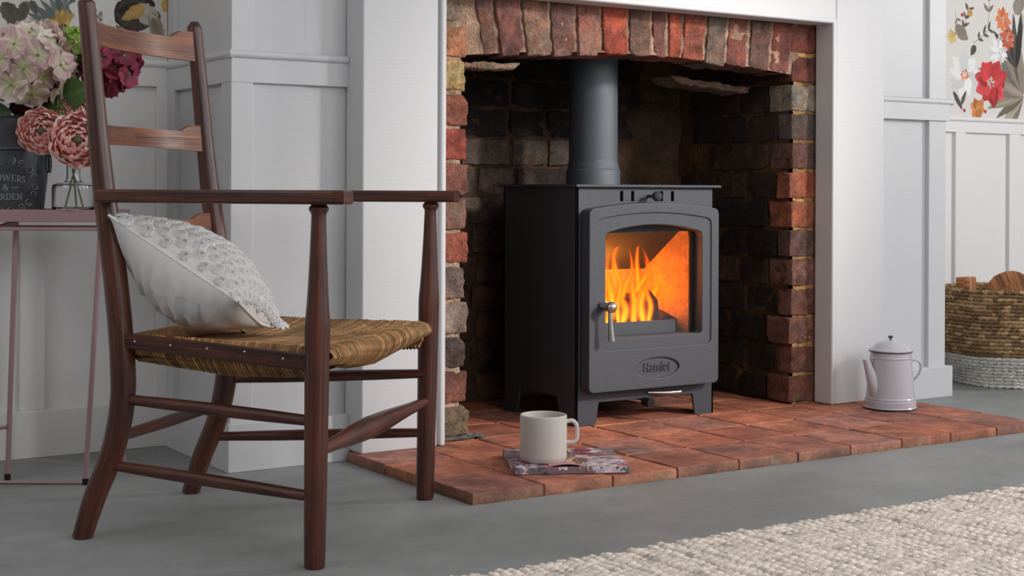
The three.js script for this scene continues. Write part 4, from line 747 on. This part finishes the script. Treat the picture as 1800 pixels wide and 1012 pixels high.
// ---------------------------------------------------------------- log basket
{
  const C0 = [3.665, 0, -2.885], g = thing('log_basket', 'round seagrass basket woven brown above and white below beside the chimney', 'basket', C0);
  const hgt = 0.282, rows = 27, cols = [[164, 132, 94], [146, 114, 78], [182, 152, 112], [124, 96, 66]].map(lin), pale = [[236, 232, 226], [222, 218, 212], [242, 238, 232]].map(lin);
  const strawTex = new THREE.MeshStandardMaterial({ vertexColors: true, roughness: 0.85 });
  const rad = y => 0.158 + 0.060 * smooth(0.0, 0.13, y) - 0.006 * smooth(0.13, 0.2, y) - 0.004 * smooth(0.2, 0.28, y);
  part('inner_wall', lathe([[0.0001, 0.006], [0.15, 0.006], ...Array.from({ length: 12 }, (_, i) => [rad(hgt * (i + 1) / 12) - 0.004, hgt * (i + 1) / 12 - 0.004])], 48), new THREE.MeshStandardMaterial({ color: new THREE.Color(...lin([130, 105, 75])), roughness: 0.9, side: THREE.DoubleSide }), g);
  for (let r = 0; r < rows; r++) {
    const y = 0.006 + (hgt - 0.006) * r / (rows - 1), R = rad(y), rr0 = 0.0061, seg = 360, radial = 7, tw = Math.round(R * 2 * Math.PI / 0.021), pos = [], col = [], index = [], white = y < 0.1, ph = rr(0, 6);
    for (let i = 0; i <= seg; i++) { const a = i / seg * Math.PI * 2, wob = 0.002 * noise(Math.cos(a) * 3, Math.sin(a) * 3, r * 0.3);
      for (let j = 0; j <= radial; j++) { const b = j / radial * Math.PI * 2, lobe = 1 + 0.30 * Math.cos(2 * b - a * tw + ph), q = rr0 * lobe, rad2 = R + wob + q * Math.cos(b); pos.push(Math.cos(a) * rad2, y + q * 0.98 * Math.sin(b) + 0.003 * noise(Math.cos(a) * 2, Math.sin(a) * 2, 5), Math.sin(a) * rad2);
        const set = white ? pale : cols, cc = set[Math.abs(Math.floor(3 * noise(a * 3, r * 0.9, 2) + 7 + (r % 2))) % set.length], t = clamp(1 + 0.9 * noise(a * 60, b * 2, r * 3.1), 0.45, 1.5); col.push(cc[0] * t, cc[1] * t, cc[2] * t); } }
    for (let i = 0; i < seg; i++) for (let j = 0; j < radial; j++) { const a = i * (radial + 1) + j, b = a + radial + 1; index.push(a, a + 1, b, a + 1, b + 1, b); }
    const q = new THREE.BufferGeometry(); q.setAttribute('position', new THREE.Float32BufferAttribute(pos, 3)); q.setAttribute('color', new THREE.Float32BufferAttribute(col, 3)); q.setIndex(index); q.computeVertexNormals();
    part('woven_coil', q, strawTex, g);
  }
  const cut = wood([232, 168, 118], { roughness: 0.85, clearcoat: 0 }), barkM = wood([150, 110, 84], { roughness: 0.95, clearcoat: 0, bumpMap: brickBump, bumpScale: 0.006 });
  const logAt = (label, a, b, r, m, roll) => { const A = V(...a), B = V(...b), len = A.distanceTo(B), pts = []; for (let i = 0; i < 18; i++) { const t = i / 18 * Math.PI * 2, flat = Math.cos(t) > 0.2 ? 0.72 : 1; pts.push([r * flat * Math.cos(t) * (1 + 0.06 * noise(i, r * 50, 3)), r * Math.sin(t) * (1 + 0.05 * noise(i * 2, 1, r * 90))]); }
    const q = extrude(shapeOf(pts), len, 0.004, 2), o = flags(new THREE.Mesh(boxUV(q), m)); o.name = numbered('firewood_log'); o.position.copy(A); o.lookAt(B); o.rotateZ(roll); o.userData = { label, category: 'log', group: 'firewood in the basket' }; scene.add(o); };
  logAt('large split log lying highest in the basket, pale cut end showing', [3.612, 0.292, -2.862], [3.790, 0.250, -2.930], 0.063, cut, 1.1);
  logAt('smaller pale log beside the large log inside the basket', [3.622, 0.06, -3.0], [3.622, 0.312, -3.012], 0.034, cut, 2.0);
  logAt('bark covered log lying low in the basket', [3.74, 0.03, -2.93], [3.76, 0.17, -2.94], 0.048, barkM, 0.3);
}

// ---------------------------------------------------------------- rug
{
  const X0 = 0.86, X1 = 3.3, Zf = -1.812, Zn = -0.75, g = thing('woven_rug', 'chunky cream woven wool and jute rug in front of the hearth', 'rug', [X0, 0, Zf]);
  const mat = new THREE.MeshStandardMaterial({ vertexColors: true, roughness: 0.95, bumpMap: tex(256, 256, (x, y) => g3(grainD(x, y)), false, 10), bumpScale: 0.002 });
  part('backing', bx(0.01, X1 - X0 - 0.01, 0.0005, 0.006, 0.012, Zn - Zf, 0), rub([170, 152, 134], 0.95), g);
  const variants = [], pitch = 0.0188;
  for (let k = 0; k < 6; k++) {
    const L = Zn - Zf, seg = 300, radial = 8, pos = [], col = [], index = [], uv = [], base = lin([250, 237, 224]);
    for (let i = 0; i <= seg; i++) { const z = L * i / seg, ph = z / 0.0155 * Math.PI + k, lump = 0.70 + 0.36 * Math.abs(Math.sin(ph)) + 0.14 * noise(z * 60, k * 5, 1), cx = 0.0022 * Math.sin(ph * 0.5 + k) + 0.003 * noise(z * 9, k * 3, 8), end = i < 4 ? 0.6 + 0.1 * i : 1;
      for (let j = 0; j <= radial; j++) { const a = j / radial * Math.PI * 2, r = 0.0092 * lump * end * (1 + 0.16 * noise(z * 130, a * 1.6, k)); pos.push(cx + Math.cos(a) * r, 0.0085 + Math.sin(a) * r * 0.85, z); uv.push(a * 0.01, z); const t = clamp(1 + 0.5 * noise(z * 40, k, a) + 0.4 * noise(z * 150, a * 3, k), 0.5, 1.3); col.push(base[0] * t, base[1] * t, base[2] * t); } }
    for (let i = 0; i < seg; i++) for (let j = 0; j < radial; j++) { const a = i * (radial + 1) + j, b = a + radial + 1; index.push(a, a + 1, b, a + 1, b + 1, b); }
    const q = new THREE.BufferGeometry(); q.setAttribute('position', new THREE.Float32BufferAttribute(pos, 3)); q.setAttribute('color', new THREE.Float32BufferAttribute(col, 3)); q.setAttribute('uv', new THREE.Float32BufferAttribute(uv, 2)); q.setIndex(index); q.computeVertexNormals(); variants.push(q);
  }
  for (let x = 0.01, i = 0; x < X1 - X0 - 0.01; x += pitch, i++) { const m = part('woven_cord', variants[(i * 5 + (i >> 2)) % 6], mat, g); m.position.set(x + rr(-0.001, 0.001), 0.001 + rr(0, 0.0016), rr(-0.006, 0.006)); m.scale.set(rr(0.96, 1.12), rr(0.92, 1.12), 1); }
}

// ---------------------------------------------------------------- side table with flowers
const TY = 0.5245, TR = -(Math.PI / 2 - YAW);
const TP = V(0, 0, 0).addScaledVector(fw, 2.915).addScaledVector(rt, -0.955);
{
  const g = thing('tray_table', 'mauve metal tray side table with thin tubular legs behind the armchair', 'table', [TP.x, 0, TP.z], TR);
  const mv = rub([176, 140, 146], 0.38, { metalness: 0.15, clearcoat: 0.3 }), w = 0.172, d = 0.085;
  part('tray', bx(-w, w, TY - 0.004, TY, -d, d, 0.001), mv, g);
  for (const z of [-d, d]) part('rim', bx(-w, w, TY - 0.019, TY + 0.005, z - 0.002, z + 0.002, 0.0015), mv, g);
  for (const x of [-w, w]) part('rim', bx(x - 0.002, x + 0.002, TY - 0.019, TY + 0.005, -d, d, 0.0015), mv, g);
  for (const z of [-d * 0.9, d * 0.9]) part('rail', bx(-w + 0.004, w - 0.004, TY - 0.036, TY - 0.029, z - 0.003, z + 0.003, 0.002), mv, g);
  const legs = [[[0.161, 0.075], [0.135, 0.085]], [[-0.02, 0.028], [-0.030, 0.042]], [[-0.165, 0.075], [-0.19, 0.085]], [[0.150, -0.08], [0.165, -0.08]]];
  legs.forEach(([a, b], i) => { const l = part('leg', tube([[a[0], TY - 0.004, a[1]], [(a[0] + b[0]) / 2, TY / 2, (a[1] + b[1]) / 2], [b[0], 0.006, b[1]]], [0.0052], 12, 20), mv, g); const c = new THREE.CylinderGeometry(0.006, 0.006, 0.012, 14); c.translate(b[0], 0.006, b[1]); part('foot_cap', c, M.soot, l, 'black rubber foot cap'); });
  part('foot_bar', tube([[-0.19, 0.004, 0.085], [0, 0.004, 0.086], [0.135, 0.004, 0.085]], [0.0035], 10, 12), mv, g);
  part('brace', tube([[-0.13, 0.085, 0.07], [-0.03, 0.105, 0.045]], [0.004], 10, 6), mv, g);
  part('hinge', tube([[-0.05, TY - 0.032, 0.06], [-0.02, TY - 0.022, 0.03], [-0.018, TY - 0.03, 0.028]], [0.0045], 10, 10), mv, g);
}
const place = (px, d, dy = 0) => { const l = (px - 900) / F * d; return V(0, TY + 0.0005 + dy, 0).addScaledVector(fw, d).addScaledVector(rt, l); };
{
  const c = place(4, 2.915), R = 0.098, H = 0.185, g = thing('galvanised_bucket', 'grey galvanised metal bucket embossed FLOWERS & GARDEN holding hydrangeas', 'bucket', [c.x, c.y, c.z], TR);
  const zinc = rub([132, 138, 146], 0.45, { metalness: 0.55, map: tex(256, 256, (x, y) => { const v = 0.7 + 0.45 * (grainA(x, y) - 0.5) + 0.35 * (grainB(x, y) - 0.5); return [v, v, v * 1.02]; }, true, 3) });
  const rad = y => lerp(R - 0.019, R, y / H);
  part('body', lathe([[0.0001, 0], [rad(0), 0], [rad(0.003), 0.003], [rad(0.118), 0.118], [rad(0.12) + 0.003, 0.121], [rad(0.124), 0.125], [rad(H), H - 0.004], [rad(H) + 0.003, H - 0.001], [rad(H), H + 0.001], [rad(H) - 0.003, H - 0.003], [rad(0.01) - 0.003, 0.01], [0.0001, 0.008]], 64, 0.5), zinc, g);
  for (const k of [0, 1]) { const hg = new THREE.TorusGeometry(0.011, 0.0013, 8, 30); hg.scale(0.5, 1.5, 1); hg.rotateY(1.1 + 0.3 * k); hg.translate(0.099 + 0.003 * k, 0.094, 0.028 - 0.004 * k); part('wire_handle', hg, M.soot, g); }
  // embossed plaque wrapped on the front
  const wrap = (geo, yc) => { const p = geo.attributes.position; for (let i = 0; i < p.count; i++) { const x = p.getX(i), y = p.getY(i) + yc, z = p.getZ(i), r = rad(y) + z, a = x / rad(y); p.setXYZ(i, Math.sin(a) * r, y, Math.cos(a) * r); } geo.computeVertexNormals(); return geo; };
  const dark = rub([78, 80, 86], 0.6, { metalness: 0.4 }), light = rub([170, 174, 178], 0.5, { metalness: 0.4 });
  const pl = new THREE.Group(); pl.name = 'plaque'; pl.rotation.y = 0.40; g.add(pl);
  const ps = new THREE.Shape(); ps.absellipse(0, 0, 0.058, 0.046, 0, Math.PI * 2); const pg = new THREE.ShapeGeometry(ps, 64); { const q = sheet(2, 2, () => [0, 0, 0]); }
  const disc = sheet(28, 16, (u, v) => { const r = v, a = u * Math.PI * 2; return [Math.cos(a) * 0.058 * r, Math.sin(a) * 0.046 * r, 0.0008]; }); part('plaque_ground', wrap(disc, 0.050), new THREE.MeshPhysicalMaterial({ color: dark.color, roughness: 0.6, metalness: 0.4, side: THREE.DoubleSide }), pl);
  const font = await new FontLoader().loadAsync('fonts/droid/droid_serif_regular.typeface.json');
  const line = (s, size, y, w) => { const t = new TextGeometry(s, { font, size, depth: 0.0012, curveSegments: 4 }); t.computeBoundingBox(); const b = t.boundingBox; t.scale(w / (b.max.x - b.min.x), 1, 1); t.translate(-w / 2, y, 0.0008); { const p = t.attributes.position; for (let i = 0; i < p.count; i++) { const x = p.getX(i); if (s === 'FLOWERS') p.setY(i, p.getY(i) - 3.2 * x * x); } } part('lettering', wrap(t, 0.050), light, pl); };
  line('FLOWERS', 0.0125, 0.010, 0.074); line('&', 0.0115, -0.0085, 0.011); line('GARDEN', 0.0115, -0.0265, 0.062);
  for (const s of [-1, 1]) { const b = new THREE.BoxGeometry(0.014, 0.0012, 0.0012, 6); b.translate(s * 0.018, -0.003, 0.0012); part('dash', wrap(b, 0.05), light, pl); }
  for (let i = 0; i < 18; i++) { const a = i / 18 * Math.PI * 2, cx = Math.cos(a) * 0.060, cy = Math.sin(a) * 0.048, pts = []; const s = i % 2 ? 1 : -1; for (let k = 0; k <= 22; k++) { const t = k / 22, th = s * t * 8 + a, r = 0.0078 * (1 - 0.8 * t); pts.push([cx + Math.cos(th) * r, cy + Math.sin(th) * r, 0.0012]); } part('scroll', wrap(tube(pts, [0.0012], 6, 40, false), 0.05), light, pl); }
}
const petalMat = new THREE.MeshPhysicalMaterial({ vertexColors: true, roughness: 0.7, transmission: 0.15, thickness: 0, side: THREE.DoubleSide });
const leafMat = new THREE.MeshPhysicalMaterial({ vertexColors: true, roughness: 0.5, side: THREE.DoubleSide });
function floret(size, n, colIn, colOut, ruffle, seed) {   // n broad petals around a small eye, facing +z
  const a = lin(colIn), b = lin(colOut), list = [];
  for (let i = 0; i < n; i++) { const th = i / n * Math.PI * 2 + 0.15 * Math.sin(seed + i), ct = Math.cos(th), st = Math.sin(th), lift = 0.004 * Math.sin(seed * 3 + i * 2);
    list.push(sheet(9, 7, (u, v) => { const r = size * u, w = size * 0.78 * Math.sin(Math.min(1, u * 1.08) * Math.PI * 0.80) * (v * 2 - 1), x = r, y = w, z = size * (0.30 * u * u - 0.12 * u) + ruffle * size * Math.sin((v * 2 - 1) * 5 + seed + i) * u + lift * u - 0.25 * w * w / size; return [x * ct - y * st, x * st + y * ct, z + 0.0006 * i]; }, (u, v) => { const t = smooth(0.1, 1, u + 0.25 * Math.abs(v * 2 - 1)) , k = 1 + 0.18 * Math.sin(v * 20 + seed); return [lerp(a[0], b[0], t) * k, lerp(a[1], b[1], t) * k, lerp(a[2], b[2], t) * k]; })); }
  const eye = new THREE.SphereGeometry(size * 0.11, 8, 6); eye.translate(0, 0, size * 0.03); const c = new Float32Array(eye.attributes.position.count * 3), e = lin([150, 160, 96]); for (let i = 0; i < c.length; i += 3) c.set(e, i); eye.setAttribute('color', new THREE.BufferAttribute(c, 3)); list.push(eye);
  return merge(list);
}
function leafGeo(len, wid, colA, colB, bend) { const a = lin(colA), b = lin(colB); return sheet(12, 8, (u, v) => { const s = v * 2 - 1, w = wid * Math.pow(Math.sin(Math.PI * Math.pow(u, 0.8)), 0.9) * s * (1 + 0.08 * Math.sin(u * 40)); return [w, len * u, bend * u * u + Math.abs(s) * wid * 0.22 * Math.sin(Math.PI * u)]; }, (u, v) => { const k = Math.abs(v * 2 - 1) < 0.14 ? 1.5 : 1 + 0.15 * Math.sin(u * 50 + Math.abs(v - 0.5) * 20); return [lerp(a[0], b[0], u) * k, lerp(a[1], b[1], u) * k, lerp(a[2], b[2], u) * k]; }); }
const greenStem = rub([96, 122, 66], 0.6);
const toCam = fw.clone().multiplyScalar(-1);
function hydrangea(label, px, py, D, R, sizes, n, colsIn, colsOut, stemTo, leaves, ruffle) {
  const c = onD(px, py, D), g = thing('hydrangea', label, 'flower', [stemTo.x, stemTo.y, stemTo.z], 0, 'hydrangeas in the bucket'), o = c.clone().sub(stemTo);
  part('stem', tube([[0, 0, 0], [o.x * 0.35, o.y * 0.5, o.z * 0.35], [o.x * 0.95, o.y * 0.9, o.z * 0.95]], [0.0032, 0.0026], 8, 14), greenStem, g);
  const kinds = []; for (let k = 0; k < 5; k++) kinds.push(floret(pick(sizes), 4, pick(colsIn), pick(colsOut), ruffle, k * 1.7 + px));
  for (let i = 0; i < n; i++) { const y = 1 - 2 * (i + 0.5) / n, a = i * 2.39996, q = Math.sqrt(1 - y * y), dir = V(Math.cos(a) * q, y, Math.sin(a) * q); if (dir.dot(toCam) < -0.75) continue; const m = part('floret', kinds[i % 5], petalMat, g); m.position.copy(o).addScaledVector(dir, R * rr(0.8, 1.02)); m.quaternion.setFromUnitVectors(V(0, 0, 1), dir.clone().add(V(rr(-0.25, 0.25), rr(-0.25, 0.25), rr(-0.25, 0.25))).normalize()); m.rotateZ(rr(0, 6)); }
  for (let i = 0; i < Math.round(n * 0.5); i++) { const a = i * 2.4, y = 1 - 2 * (i + 0.5) / (n * 0.5), q = Math.sqrt(1 - y * y); const s = new THREE.SphereGeometry(R * 0.12, 7, 5); const k = new Float32Array(s.attributes.position.count * 3), e = lin(colsIn[0]); for (let j = 0; j < k.length; j += 3) k.set(e, j); s.setAttribute('color', new THREE.BufferAttribute(k, 3)); s.translate(o.x + Math.cos(a) * q * R * 0.62, o.y + y * R * 0.62, o.z + Math.sin(a) * q * R * 0.62); part('bud', s, leafMat, g); }
  for (const [lx, ly, ld, len, wid, rot, tilt] of leaves) { const p = onD(lx, ly, ld).sub(stemTo), m = part('leaf', leafGeo(len, wid, [46, 74, 38], [92, 124, 56], 0.02), leafMat, g); m.position.copy(p); m.quaternion.setFromUnitVectors(V(0, 0, 1), toCam); m.rotateZ(rot); m.rotateX(tilt); }
}
const bk = place(4, 2.915);
const inB = (dx, dz) => bk.clone().add(V(0, 0.01, 0)).addScaledVector(rt, dx).addScaledVector(fw, dz);
hydrangea('large pale hydrangea head with cream and blush pink petals', 52, 112, 2.88, 0.083, [0.031, 0.034, 0.028], 46, [[206, 208, 152], [214, 210, 176]], [[226, 208, 200], [222, 190, 192], [228, 220, 208]], inB(0.0, -0.02), [[70, 185, 2.88, 0.08, 0.036, -2.0, 0.3], [110, 170, 2.86, 0.07, 0.03, -1.3, 0.2], [20, 195, 2.87, 0.07, 0.03, 2.0, 0.2]], 0.12);
hydrangea('burgundy hydrangea head with dark crimson petals behind the chair post', 192, 118, 2.93, 0.052, [0.025, 0.027, 0.022], 38, [[104, 34, 56], [120, 60, 76]], [[150, 34, 66], [122, 22, 50], [168, 58, 92]], inB(0.05, -0.01), [[140, 150, 2.92, 0.07, 0.03, 1.2, 0.2]], 0.10);
hydrangea('small lime green hydrangea head between the pale and burgundy heads', 128, 82, 2.94, 0.038, [0.014, 0.012], 34, [[150, 180, 74], [130, 164, 60]], [[176, 204, 104], [150, 184, 82]], inB(0.03, 0.0), [[125, 150, 2.93, 0.09, 0.04, 0.3, 0.1], [150, 120, 2.96, 0.07, 0.03, -0.5, 0.1]], 0.08);
hydrangea('deep wine red hydrangea head low under the pale hydrangea', 58, 188, 2.90, 0.034, [0.018, 0.02], 22, [[60, 14, 26], [76, 22, 36]], [[92, 18, 40], [70, 14, 30]], inB(-0.02, -0.04), [], 0.10);

// bottle vase with ranunculus
{
  const c = place(129, 2.865), g = thing('glass_bottle_vase', 'clear glass bottle vase with a narrow neck holding pink ranunculus', 'vase', [c.x, c.y, c.z], TR);
  const cg = new THREE.MeshPhysicalMaterial({ color: 0xffffff, roughness: 0.02, transmission: 1, thickness: 0.003, ior: 1.45, attenuationColor: new THREE.Color(0.86, 0.9, 0.88), attenuationDistance: 0.05 });
  part('bottle', lathe([[0.0001, 0], [0.036, 0], [0.0395, 0.003], [0.0405, 0.008], [0.0405, 0.046], [0.039, 0.052], [0.033, 0.056], [0.018, 0.058], [0.0145, 0.062], [0.0135, 0.068], [0.0132, 0.088], [0.0155, 0.092], [0.0155, 0.095], [0.0128, 0.0955], [0.0110, 0.092], [0.0110, 0.066], [0.014, 0.058], [0.030, 0.0535], [0.036, 0.050], [0.0375, 0.045], [0.0375, 0.010], [0.034, 0.006], [0.0001, 0.005]], 56, 0.5), cg, g);
}
function ranunculus(label, px, py, D, R, face, base) {
  const foot = place(129 + base, 2.865, 0.0075), c = onD(px, py, D), g = thing('ranunculus', label, 'flower', [foot.x, foot.y, foot.z], 0, 'ranunculus in the glass vase'), o = c.clone().sub(foot), neck = place(129 + base * -0.12, 2.865, 0.085).sub(foot);
  part('stem', tube([[0, 0, 0], [neck.x, neck.y * 0.7, neck.z].map((v, i) => i === 1 ? v : v * 0.7), [neck.x, neck.y, neck.z], [lerp(neck.x, o.x, 0.5), lerp(neck.y, o.y, 0.6), lerp(neck.z, o.z, 0.5)], [o.x, o.y, o.z]], [0.0019, 0.0018, 0.0022], 8, 26), greenStem, g);
  const head = new THREE.Group(); head.name = 'flower_head'; head.position.copy(o); head.quaternion.setFromUnitVectors(V(0, 0, 1), face.clone().normalize()); g.add(head);
  const tones = [[248, 196, 188], [252, 212, 204], [244, 182, 174], [255, 224, 216]].map(lin);
  const rings = 9; for (let k = 0; k < rings; k++) { const rr0 = R * lerp(0.24, 1.0, k / (rings - 1)), np = k < 3 ? 4 : 6;
    for (let i = 0; i < np; i++) { const a0 = i / np * Math.PI * 2 + k * 0.7, wdt = Math.PI * 2 / np * 0.72, col = tones[(i + k * 2) % 4], top = lerp(1.15, 0.52, k / (rings - 1)) + rr(-0.08, 0.08), s0 = rr(0, 6);
      const q = sheet(8, 8, (u, v) => { const th = a0 + (u * 2 - 1) * wdt * Math.sin(Math.PI * (0.18 + 0.72 * Math.min(1, v * 1.1))) , phi = lerp(-1.35, top, v), rad = rr0 * Math.cos(phi) * (1 + 0.08 * Math.sin(u * 7 + s0) * v) + 0.0015 * k * v, z = rr0 * Math.sin(phi) * 0.82 + 0.05 * R * Math.sin(u * 5 + s0) * v; return [Math.cos(th) * rad, Math.sin(th) * rad, z]; }, (u, v) => { const t = 1 + 0.14 * Math.sin(u * 26 + s0), e = lerp(0.92, 1.12, v); return col.map(x => x * t * e); });
      part('petal', q, petalMat, head); } }
  const eye = new THREE.SphereGeometry(R * 0.2, 14, 10), ek = new Float32Array(eye.attributes.position.count * 3), ec = lin([92, 88, 62]); for (let j = 0; j < ek.length; j += 3) ek.set(ec, j); eye.setAttribute('color', new THREE.BufferAttribute(ek, 3)); eye.translate(0, 0, R * 0.14); part('eye', eye, leafMat, head);
  for (let i = 0; i < 3; i++) { const m = part('leaf', leafGeo(0.034, 0.014, [66, 80, 46], [104, 112, 72], 0.008), leafMat, g); m.position.copy(o).addScaledVector(face, -R * 0.7); m.quaternion.setFromUnitVectors(V(0, 0, 1), toCam); m.rotateZ(2.2 + i * 0.9); }
}
const fdir = (x, y, z) => toCam.clone().multiplyScalar(z).addScaledVector(rt, x).addScaledVector(up, y);
ranunculus('open pink ranunculus on the bucket side of the vase', 73, 231, 2.80, 0.036, fdir(0.15, 0.15, 1), -14);
ranunculus('largest ruffled pink ranunculus above the vase neck', 136, 247, 2.79, 0.045, fdir(0.4, 0.1, 1), 18);
ranunculus('small pale pink ranunculus above the other two', 132, 193, 2.86, 0.026, fdir(0.1, 0.5, 1), 6);

renderer.render(scene, camera);
